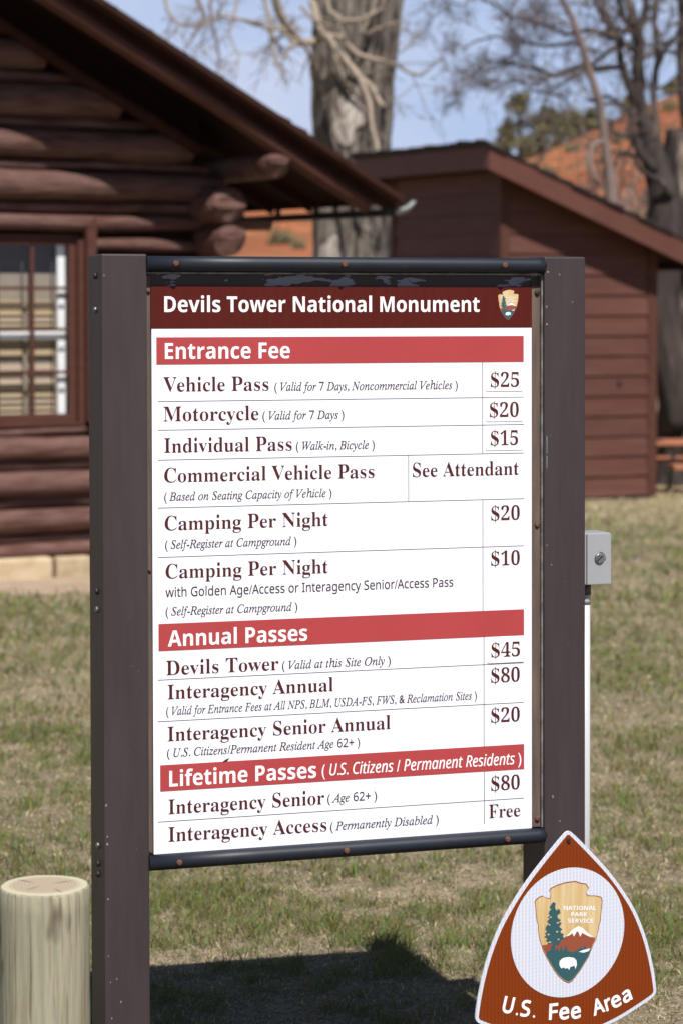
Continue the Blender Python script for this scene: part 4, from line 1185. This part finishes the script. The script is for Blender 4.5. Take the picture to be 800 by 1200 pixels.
def emblem(parent, fn, simple=False):
    cx_, cy_ = 403, 500
    def grow(P, k): return [(cx_ + (a - cx_) * k, cy_ + (b - cy_) * k) for a, b in P]
    def sheet(name, P, m, lvl):
        bm = bmesh.new()
        vs = [bm.verts.new(fn(a, b, lvl)) for a, b in P]
        f = bm.faces.new(vs); f.normal_update(); bmesh.ops.triangulate(bm, faces=[f]); bmesh.ops.recalc_face_normals(bm, faces=bm.faces)
        me = bpy.data.meshes.new(name); bm.to_mesh(me); bm.free(); me.materials.append(m)
        o = bpy.data.objects.new(name, me); col.objects.link(o); o.parent = parent; return o
    sheet('arrowhead_outline', grow(OUT, 1.012), E_['rim'], 1)
    sheet('arrowhead_field', grow(OUT, .988), E_['tan'], 2)
    sheet('mountain', grow(MTN, .985), E_['mtn'], 3); sheet('snowcap', SNOW, E_['white'], 4)
    sheet('forest', grow(TEAL, .985), E_['teal'], 5); sheet('tall_tree', TREE, E_['teal'], 6)
    for k_, (a_, b_, r_) in enumerate([(272, 400, 8), (322, 440, 9), (262, 455, 8), (318, 505, 9), (258, 525, 9), (330, 560, 8), (268, 580, 9)]):
        sheet('sky_gap', [(a_ + r_ * (1 + .3 * math.sin(k_ + j)) * math.cos(j * 1.047), b_ + r_ * .7 * math.sin(j * 1.047)) for j in range(6)], E_['tan'], 7)
    sheet('lake', LAKE, E_['white'], 7); sheet('bison', BISON, E_['white'], 7)
    for s, xa, xb, yb in (('NATIONAL', 365, 600, 348), ('PARK', 420, 535, 394), ('SERVICE', 395, 580, 440)):
        put_text(s, 'SB', E_['white'], xa, xb, 30, parent, lambda x, y, e, yb=yb: fn(x, yb - y, 9), name='emblem_lettering')
M['fade'] = mat('faded_white_print', (.80, .74, .62), rough=.45)
# small one on the header: 24 mm wide... 44 mm
sx_ = (.7568 - .7126) / (645 - 160); sz_ = (.0600) / (875 - 142)
emblem(header, lambda a, b, l: Vector((.7126 + (a - 160) * sx_, -.0007 - .00006 * l, bz(-.0055 - (b - 142) * sz_))))

# ------------------------------------------------------------------ outlet box and conduit on the right post
box = empty('electrical_box', matrix=Matrix.Translation(SO + SM @ Vector((.915, .05, -DROP))) @ SM.to_4x4())
tag(box, 'grey electrical box with white conduit on the outer side of the right post', 'electrical box')
def ob(x): return x - .915
MB().box(ob(.903), ob(.961), -.045, .02, bz(-.606), bz(-.500)).build('housing', M['box'], box, bevel=.003)
cv = MB().box(ob(.9075), ob(.9605), -.0505, -.0455, bz(-.605), bz(-.501)).build('cover', M['box'], box, bevel=.0015)
xs_ = ob(.934)
q = MB(); q.tube([(xs_, -.0505, bz(-.552)), (xs_, -.0535, bz(-.552)), (xs_, -.0545, bz(-.552))], [.0105, .0105, .0085], 20); sc_ = q.build('cover_screw', M['boxscrew'], cv)
qa = MB(); a = R(40); dx, dz = math.cos(a), math.sin(a); nx_, nz_ = -dz, dx
L0, W0_ = .0085, .0013
c_ = (xs_, bz(-.552))
qa.add([(c_[0] + s1 * L0 * dx + s2 * W0_ * nx_, -.0547, c_[1] + s1 * L0 * dz + s2 * W0_ * nz_) for s1, s2 in ((-1, -1), (1, -1), (1, 1), (-1, 1))], [(0, 1, 2, 3)])
qa.build('screw_slot', M['gutter'], cv)
q = MB(); arc = [(xs_ + .0135 * math.cos(R(t_)), -.0509, bz(-.552) + .0135 * math.sin(R(t_))) for t_ in range(-20, 100, 12)]
q.tube(arc, .0009, 6); q.build('embossed_arc', M['boxscrew'], cv)
MB().box(ob(.8985), ob(.9028), -.035, .015, bz(-.60), bz(-.505)).build('mounting_plate', M['alu'], box)
q = MB(); q.tube([(ob(.9175), -.014, bz(-.606)), (ob(.9175), -.014, bz(-.628))], .0135, 18); q.build('coupling', M['coupling'], box)
q = MB(); q.tube([(ob(.9175), -.014, bz(-.626)), (ob(.9175), -.014, bz(-1.1)), (ob(.914), -.014, bz(-1.75))], .0115, 18); q.build('conduit', M['conduit'], box)
q = MB(); q.tube([(ob(.9175), -.014, bz(-.628)), (ob(.9175), -.014, bz(-.648))], [.0128, .0124], 18); q.build('conduit_socket', M['conduit'], box)

# ------------------------------------------------------------------ fee area sign
FC = Vector((.42836, 4.80222, .37419))
fs_ = empty('fee_area_sign', (FC.x, FC.y, gz(FC.x, FC.y)), (0, 0, R(27)))
tag(fs_, 'brown rounded triangle fee area sign with white circle and arrowhead emblem', 'sign')
fz = FC.z - gz(FC.x, FC.y)
def fsign_outline(k=0):
    half = [(0, .1956), (.012, .1875), (.05, .1510), (.098, .1020), (.1445, .0400), (.165, .0000), (.181, -.0400), (.1945, -.0900), (.2015, -.130), (.2010, -.1445), (.185, -.1535), (.155, -.167), (.110, -.185), (.055, -.199), (0, -.204)]
    pts = half + [(-x, z) for x, z in half[-2:0:-1]]
    if k:
        n = len(pts); out = []
        for i in range(n):
            a = Vector(pts[i - 1]); b = Vector(pts[(i + 1) % n]); d = (b - a).normalized(); nn = Vector((-d.y, d.x))
            c = Vector(pts[i]); p1 = c + nn * k; p2 = c - nn * k
            out.append(tuple(p1 if p1.length < p2.length else p2))
        pts = out
    return pts
def smooth_poly(P, it=1):
    for _ in range(it):
        Q_ = []
        for i in range(len(P)):
            a, b = P[i], P[(i + 1) % len(P)]
            Q_ += [(a[0] * .75 + b[0] * .25, a[1] * .75 + b[1] * .25), (a[0] * .25 + b[0] * .75, a[1] * .25 + b[1] * .75)]
        P = Q_
    return P
def retro(name, c, c2, rough=.35):
    m = bpy.data.materials.new(name); t, p = nodes_of(m)
    p.inputs['Roughness'].default_value = rough; p.inputs['Specular IOR Level'].default_value = .2
    tcn = t.nodes.new('ShaderNodeTexCoord')
    wv = t.nodes.new('ShaderNodeTexWave'); wv.inputs['Scale'].default_value = 42; wv.bands_direction = 'X'; wv.inputs['Distortion'].default_value = .15
    wz = t.nodes.new('ShaderNodeTexWave'); wz.inputs['Scale'].default_value = 42; wz.bands_direction = 'Z'
    ad = t.nodes.new('ShaderNodeMath'); ad.operation = 'MULTIPLY'
    t.links.new(tcn.outputs['Object'], wv.inputs['Vector']); t.links.new(tcn.outputs['Object'], wz.inputs['Vector'])
    mrz = t.nodes.new('ShaderNodeMapRange'); mrz.inputs['To Min'].default_value = .6
    t.links.new(wz.outputs['Fac'], mrz.inputs['Value'])
    t.links.new(wv.outputs['Fac'], ad.inputs[0]); t.links.new(mrz.outputs[0], ad.inputs[1])
    x = t.nodes.new('ShaderNodeMix'); x.data_type = 'RGBA'; x.inputs[6].default_value = (*c, 1); x.inputs[7].default_value = (*c2, 1)
    t.links.new(ad.outputs[0], x.inputs[0]); t.links.new(x.outputs[2], p.inputs['Base Color'])
    return m
M['retro_white'] = retro('white_reflective_sheeting', (.64, .645, .70), (.47, .51, .65))
M['retro_brown'] = retro('brown_reflective_sheeting', (.205, .036, .005), (.155, .026, .004))
def fplate(name, P, m, y0, y1):
    return MB().prism([(x, fz + z) for x, z in P], y0, y1).build(name, m, fs_)
fplate('plate', smooth_poly(fsign_outline(), 2), M['retro_white'], 0, .003)
face = fplate('brown_face', smooth_poly(fsign_outline(.0075), 2), M['retro_brown'], -.0008, .0005)
disc = fplate('white_disc', [(.1262 * math.cos(2 * math.pi * k / 72), .1235 * math.sin(2 * math.pi * k / 72)) for k in range(72)], M['retro_white'], -.0016, -.0004)
def fa(px, py): dx_, dy_ = px - 665, py - 1093; return (.00190 * dx_, -.00163 * dy_ - .00022 * dx_)
def fn_big(a, b, l):
    x, z = fa(600 + a / 6.154, 1010 + b / 6.154); return Vector((x, -.0017 - .00006 * l, fz + z))
emblem(disc, fn_big)
# arched lettering along the lower edge; each character stands on its own spot of the arc
def arc_letter(ch, X, Y, ang, wpx, hcap=.0300):
    x, z = fa(540 + X / 3.077, 960 + Y / 3.077)
    ca, sa = math.cos(R(ang)), math.sin(R(ang))
    w_ = wpx / 3.077 * .0019
    def place(px, py, e): return Vector((x + px * ca - py * sa, -.0014, fz + z + px * sa + py * ca))
    if ch == '.':
        mb_ = MB(); r = .0026
        mb_.add([place(r + r * math.cos(t_ * 1.047), r + r * math.sin(t_ * 1.047), 0) for t_ in range(6)], [tuple(range(6))]); mb_.build('lettering', M['white_ink'], face, fix=False)
    else:
        put_text(ch, 'SR2', M['white_ink'], 0, w_, hcap, face, place)
STY['SR2'] = ((0x1D5A0, 0x1D5BA, 0x1D7E2), .030)
def zx(X): return None
LET = [('U', 148, 692, -15, 38), ('.', 197, 706, -11, 5), ('S', 213, 708, -9, 34), ('.', 258, 716, -6, 5), ('F', 316, 723, -2, 32), ('e', 354, 725, 2, 36), ('e', 397, 724, 5, 36), ('A', 478, 712, 13, 44), ('r', 525, 696, 16, 22), ('e', 549, 689, 19, 36), ('a', 590, 670, 22, 34)]
for l in LET: arc_letter(*l)
q = MB(); q.tube([(0, -.001, fz + .176), (0, -.004, fz + .176)], [.0045, .004], 10); q.build('bolt', M['gutter'], fs_)
MB().box(-.022, .022, .0035, .045, -.25, fz + .09).build('post', mat('weathered_sign_post', (.16, .11, .08), (.11, .075, .055), rough=.85, scale=10, stretch=(5, 5, .6)), fs_, bevel=.003)

# ------------------------------------------------------------------ wooden bollard
bx, by = -.468, 4.0
bol = empty('wooden_bollard', (bx, by, gz(bx, by)))
tag(bol, 'round pale green treated wood bollard with flat sawn top, lower left', 'bollard')
def bollard_mats():
    m = bpy.data.materials.new('treated_wood_side'); t, p = nodes_of(m); p.inputs['Roughness'].default_value = .8; p.inputs['Specular IOR Level'].default_value = .25
    tcn = t.nodes.new('ShaderNodeTexCoord')
    def ns(s, st, d=6):
        mpn = t.nodes.new('ShaderNodeMapping'); mpn.inputs['Scale'].default_value = st
        n = t.nodes.new('ShaderNodeTexNoise'); n.inputs['Scale'].default_value = s; n.inputs['Detail'].default_value = d; n.inputs['Roughness'].default_value = .6
        t.links.new(tcn.outputs['Object'], mpn.inputs['Vector']); t.links.new(mpn.outputs['Vector'], n.inputs['Vector']); return n.outputs['Fac']
    def mr(s, lo, hi):
        r = t.nodes.new('ShaderNodeMapRange'); r.inputs['From Min'].default_value = lo; r.inputs['From Max'].default_value = hi; t.links.new(s, r.inputs['Value']); return r.outputs[0]
    def mixc(f, a, b):
        x = t.nodes.new('ShaderNodeMix'); x.data_type = 'RGBA'; t.links.new(f, x.inputs[0])
        for i, c in ((6, a), (7, b)):
            if isinstance(c, tuple): x.inputs[i].default_value = (*c, 1)
            else: t.links.new(c, x.inputs[i])
        return x.outputs[2]
    c = mixc(mr(ns(22, (3, 3, .14)), .42, .58), (.34, .315, .225), (.25, .245, .17))
    c = mixc(mr(ns(48, (3, 3, .08)), .53, .66), c, (.22, .165, .10))
    c = mixc(mr(ns(20, (2, 2, .2)), .54, .66), c, (.26, .26, .22))
    c = mixc(mr(ns(120, (2, 2, .05)), .56, .68), c, (.12, .095, .06))
    c = mixc(mr(ns(7, (2.6, 2.6, .8), 2), .60, .70), c, (.08, .058, .042))
    t.links.new(c, p.inputs['Base Color'])
    b = t.nodes.new('ShaderNodeBump'); b.inputs['Strength'].default_value = .5; b.inputs['Distance'].default_value = .004
    t.links.new(ns(70, (3, 3, .07)), b.inputs['Height']); t.links.new(b.outputs['Normal'], p.inputs['Normal'])
    m2 = bpy.data.materials.new('sawn_wood_top'); t, p = nodes_of(m2); p.inputs['Roughness'].default_value = .85
    tcn = t.nodes.new('ShaderNodeTexCoord')
    gr = t.nodes.new('ShaderNodeTexWave'); gr.wave_type = 'RINGS'; gr.rings_direction = 'Z'; gr.inputs['Scale'].default_value = 55; gr.inputs['Distortion'].default_value = 3.0; gr.inputs['Detail'].default_value = 3
    ln = t.nodes.new('ShaderNodeVectorMath'); ln.operation = 'LENGTH'
    mp_ = t.nodes.new('ShaderNodeMapping'); mp_.inputs['Scale'].default_value = (1, 1, 0)
    t.links.new(tcn.outputs['Object'], gr.inputs['Vector']); t.links.new(tcn.outputs['Object'], mp_.inputs['Vector']); t.links.new(mp_.outputs[0], ln.inputs[0])
    def mixc2(f, a, b):
        x = t.nodes.new('ShaderNodeMix'); x.data_type = 'RGBA'; t.links.new(f, x.inputs[0])
        for i, c in ((6, a), (7, b)):
            if isinstance(c, tuple): x.inputs[i].default_value = (*c, 1)
            else: t.links.new(c, x.inputs[i])
        return x.outputs[2]
    mrk = t.nodes.new('ShaderNodeMapRange'); mrk.inputs['From Min'].default_value = .050; mrk.inputs['From Max'].default_value = .060; t.links.new(ln.outputs['Value'], mrk.inputs['Value'])
    c = mixc2(gr.outputs['Fac'], (.40, .33, .245), (.30, .235, .165)); c = mixc2(mrk.outputs[0], c, (.46, .415, .29))
    t.links.new(c, p.inputs['Base Color'])
    return m, m2
ms, mt = bollard_mats()
q = MB(); n = 48; rows_ = []
rb = .0715
q.tube([(0, 0, -.3), (0, 0, .2), (0, 0, .4), (0, 0, .62 - gz(bx, by) * 1), (0, 0, .6495 - gz(bx, by)), (0, 0, .6535 - gz(bx, by))], [rb * 1.02, rb * 1.01, rb, rb, rb * .995, rb * .955], n, wob=lambda i, k: 1 + .012 * math.sin(k * .5) + .006 * math.sin(k * 1.7))
q.build('shaft', ms, bol)
zt = .654 - gz(bx, by)
q = MB(); q.tube([(0, 0, zt - .004), (0, 0, zt + .0005)], [rb * .955, rb * .94], n, wob=lambda i, k: 1 + .012 * math.sin(k * .5) + .006 * math.sin(k * 1.7)); q.build('sawn_top', mt, bol)
for a_, r0_, r1_, w_ in ((.6, .012, .055, .0011), (2.5, .02, .062, .0014), (4.1, .008, .045, .0009), (5.3, .03, .064, .0010)):
    ca, sa = math.cos(a_), math.sin(a_)
    MB().add([(r0_ * ca, r0_ * sa, zt + .0009), ((r0_ + r1_) / 2 * ca - w_ * sa, (r0_ + r1_) / 2 * sa + w_ * ca, zt + .0009), (r1_ * ca, r1_ * sa, zt + .0009), ((r0_ + r1_) / 2 * ca + w_ * sa, (r0_ + r1_) / 2 * sa - w_ * ca, zt + .0009)], [(0, 1, 2, 3)]).build('check_crack', M['rust'], bol, fix=False)

# ------------------------------------------------------------------ grass
def patch_noise(x, y, s, o):
    return noise.noise(Vector((x * s, y * s, o)))
def grass():
    zones = [(4.4, 7.2, 15000, .025, .0025), (7.2, 10.5, 6500, .029, .0036), (10.5, 16, 1500, .036, .0068), (16, 24, 560, .046, .011), (24, 36, 200, .06, .017)]
    Vs = []; Cs = []
    CI = Matrix.Rotation(-CAB_A, 3, 'Z')
    ca, sa = math.cos(-CAB_A), math.sin(-CAB_A)
    cs, ss = math.cos(-SH_A), math.sin(-SH_A)
    for y0, y1, dens, hh, ww in zones:
        half1 = y1 * .1333 * 1.22 + .35
        N = int((y1 - y0) * 2 * half1 * dens)
        y = rng.uniform(y0, y1, N); x = rng.uniform(-half1, half1, N)
        lim = y * .1333 * 1.22 + .35
        k = np.abs(x) < lim
        lx = (x - CAB.x) * ca - (y - CAB.y) * sa; ly = (x - CAB.x) * sa + (y - CAB.y) * ca
        edge = np.array([-1.18 + noise.noise(Vector((u * 1.2, 0, 3))) * .22 for u in lx]) + rng.normal(size=N) * .05
        k &= ~((ly > edge) & (lx < 3.2))
        sx = (x - SH.x) * cs - (y - SH.y) * ss; sy = (x - SH.x) * ss + (y - SH.y) * cs
        k &= ~((sy > -.05) & (sy < 3.1) & (sx > -2.25) & (sx < .05))
        x, y = x[k], y[k]; N = len(x)
        pn = np.array([.42 * patch_noise(a, b, 1.15, 0) + .5 * patch_noise(a, b, 3.6, 9) + .8 * patch_noise(a, b, 12, 4) for a, b in zip(x, y)])
        green = np.clip(.53 + 1.15 * pn + rng.normal(size=N) * .24, 0, 1)
        if y0 >= 24: green *= np.clip((33 - y) / 9, 0.1, 1)
        isg = green > .5
        # thin out in bare patches
        keep = rng.uniform(size=N) < np.clip(1.0 + .6 * pn, .65, 1)
        x, y, green, isg, pn = x[keep], y[keep], green[keep], isg[keep], pn[keep]; N = len(x)
        z = np.array([gz(0, b) for b in y])
        h = hh * rng.uniform(.45, 1.5, N) * np.where(isg, 1.15, .8) * np.clip(.9 + pn, .6, 1.7)
        lean = np.where(isg, rng.uniform(.15, 1.8, N), rng.uniform(.9, 4.5, N))
        ang = rng.uniform(0, 2 * np.pi, N); fa_ = rng.uniform(0, 2 * np.pi, N)
        w_ = ww * rng.uniform(.6, 1.3, N) * .5
        wx, wy = np.cos(fa_) * w_, np.sin(fa_) * w_
        up = 1 / np.sqrt(1 + lean ** 2); ho = lean * up
        dx, dy = np.cos(ang) * ho, np.sin(ang) * ho
        zb = z - .004
        b0 = np.stack([x - wx, y - wy, zb], 1); b1 = np.stack([x + wx, y + wy, zb], 1)
        mxp = x + dx * h * .45; myp = y + dy * h * .45; mz = zb + h * up * .62
        m0 = np.stack([mxp - wx * .8, myp - wy * .8, mz], 1); m1 = np.stack([mxp + wx * .8, myp + wy * .8, mz], 1)
        tp = np.stack([x + dx * h * 1.15, y + dy * h * 1.15, zb + h * up * .95], 1)
        V = np.stack([b0, b1, m1, m0, tp], 1)            # N,5,3
        gcol = np.stack([rng.uniform(.10, .225, N), rng.uniform(.12, .235, N), rng.uniform(.035, .08, N)], 1)
        scol = np.array([.48, .385, .24]) * rng.uniform(.35, 1.5, N)[:, None] ** 1.3 * np.array([1, 1, 1]) + rng.normal(size=(N, 3)) * .01
        grey = rng.uniform(size=N) < .3
        scol[grey] = np.array([.46, .38, .31]) * rng.uniform(.6, 1.1, grey.sum())[:, None]
        C = np.where(isg[:, None], gcol + (scol - gcol) * np.clip((.75 - green) * 1.1, 0, .5)[:, None], scol)
        Vs.append(V); Cs.append(C)
    V = np.concatenate(Vs); C = np.clip(np.concatenate(Cs), .01, 1)
    N = len(V)
    me = bpy.data.meshes.new('grass')
    me.vertices.add(N * 5); me.vertices.foreach_set('co', V.reshape(-1).astype(np.float32))
    base = np.arange(N) * 5
    quads = np.stack([base, base + 1, base + 2, base + 3], 1); tris = np.stack([base + 3, base + 2, base + 4], 1)
    loops = np.concatenate([quads, tris], 1).reshape(-1)
    me.loops.add(len(loops)); me.loops.foreach_set('vertex_index', loops.astype(np.int32))
    ls = np.stack([np.arange(N) * 7, np.arange(N) * 7 + 4], 1).reshape(-1); lt = np.tile([4, 3], N)
    me.polygons.add(N * 2); me.polygons.foreach_set('loop_start', ls.astype(np.int32)); me.polygons.foreach_set('loop_total', lt.astype(np.int32))
    me.update(calc_edges=True)
    at_ = me.color_attributes.new('blade', 'FLOAT_COLOR', 'POINT')
    at_.data.foreach_set('color', np.concatenate([np.repeat(C, 5, 0), np.ones((N * 5, 1))], 1).reshape(-1).astype(np.float32))
    m = bpy.data.materials.new('grass_blades'); t, p = nodes_of(m)
    a_ = t.nodes.new('ShaderNodeAttribute'); a_.attribute_name = 'blade'
    t.links.new(a_.outputs['Color'], p.inputs['Base Color']); p.inputs['Roughness'].default_value = .75; p.inputs['Specular IOR Level'].default_value = .2
    tl = t.nodes.new('ShaderNodeBsdfTranslucent'); t.links.new(a_.outputs['Color'], tl.inputs['Color'])
    mxx = t.nodes.new('ShaderNodeMixShader'); mxx.inputs[0].default_value = .3
    t.links.new(p.outputs[0], mxx.inputs[1]); t.links.new(tl.outputs[0], mxx.inputs[2]); t.links.new(mxx.outputs[0], t.nodes['Material Output'].inputs['Surface'])
    me.materials.append(m)
    o = bpy.data.objects.new('grass', me); col.objects.link(o)
    tag(o, 'patchy short lawn of green blades and straw coloured thatch', 'grass', kind='stuff')
    print('grass blades', N)
grass()
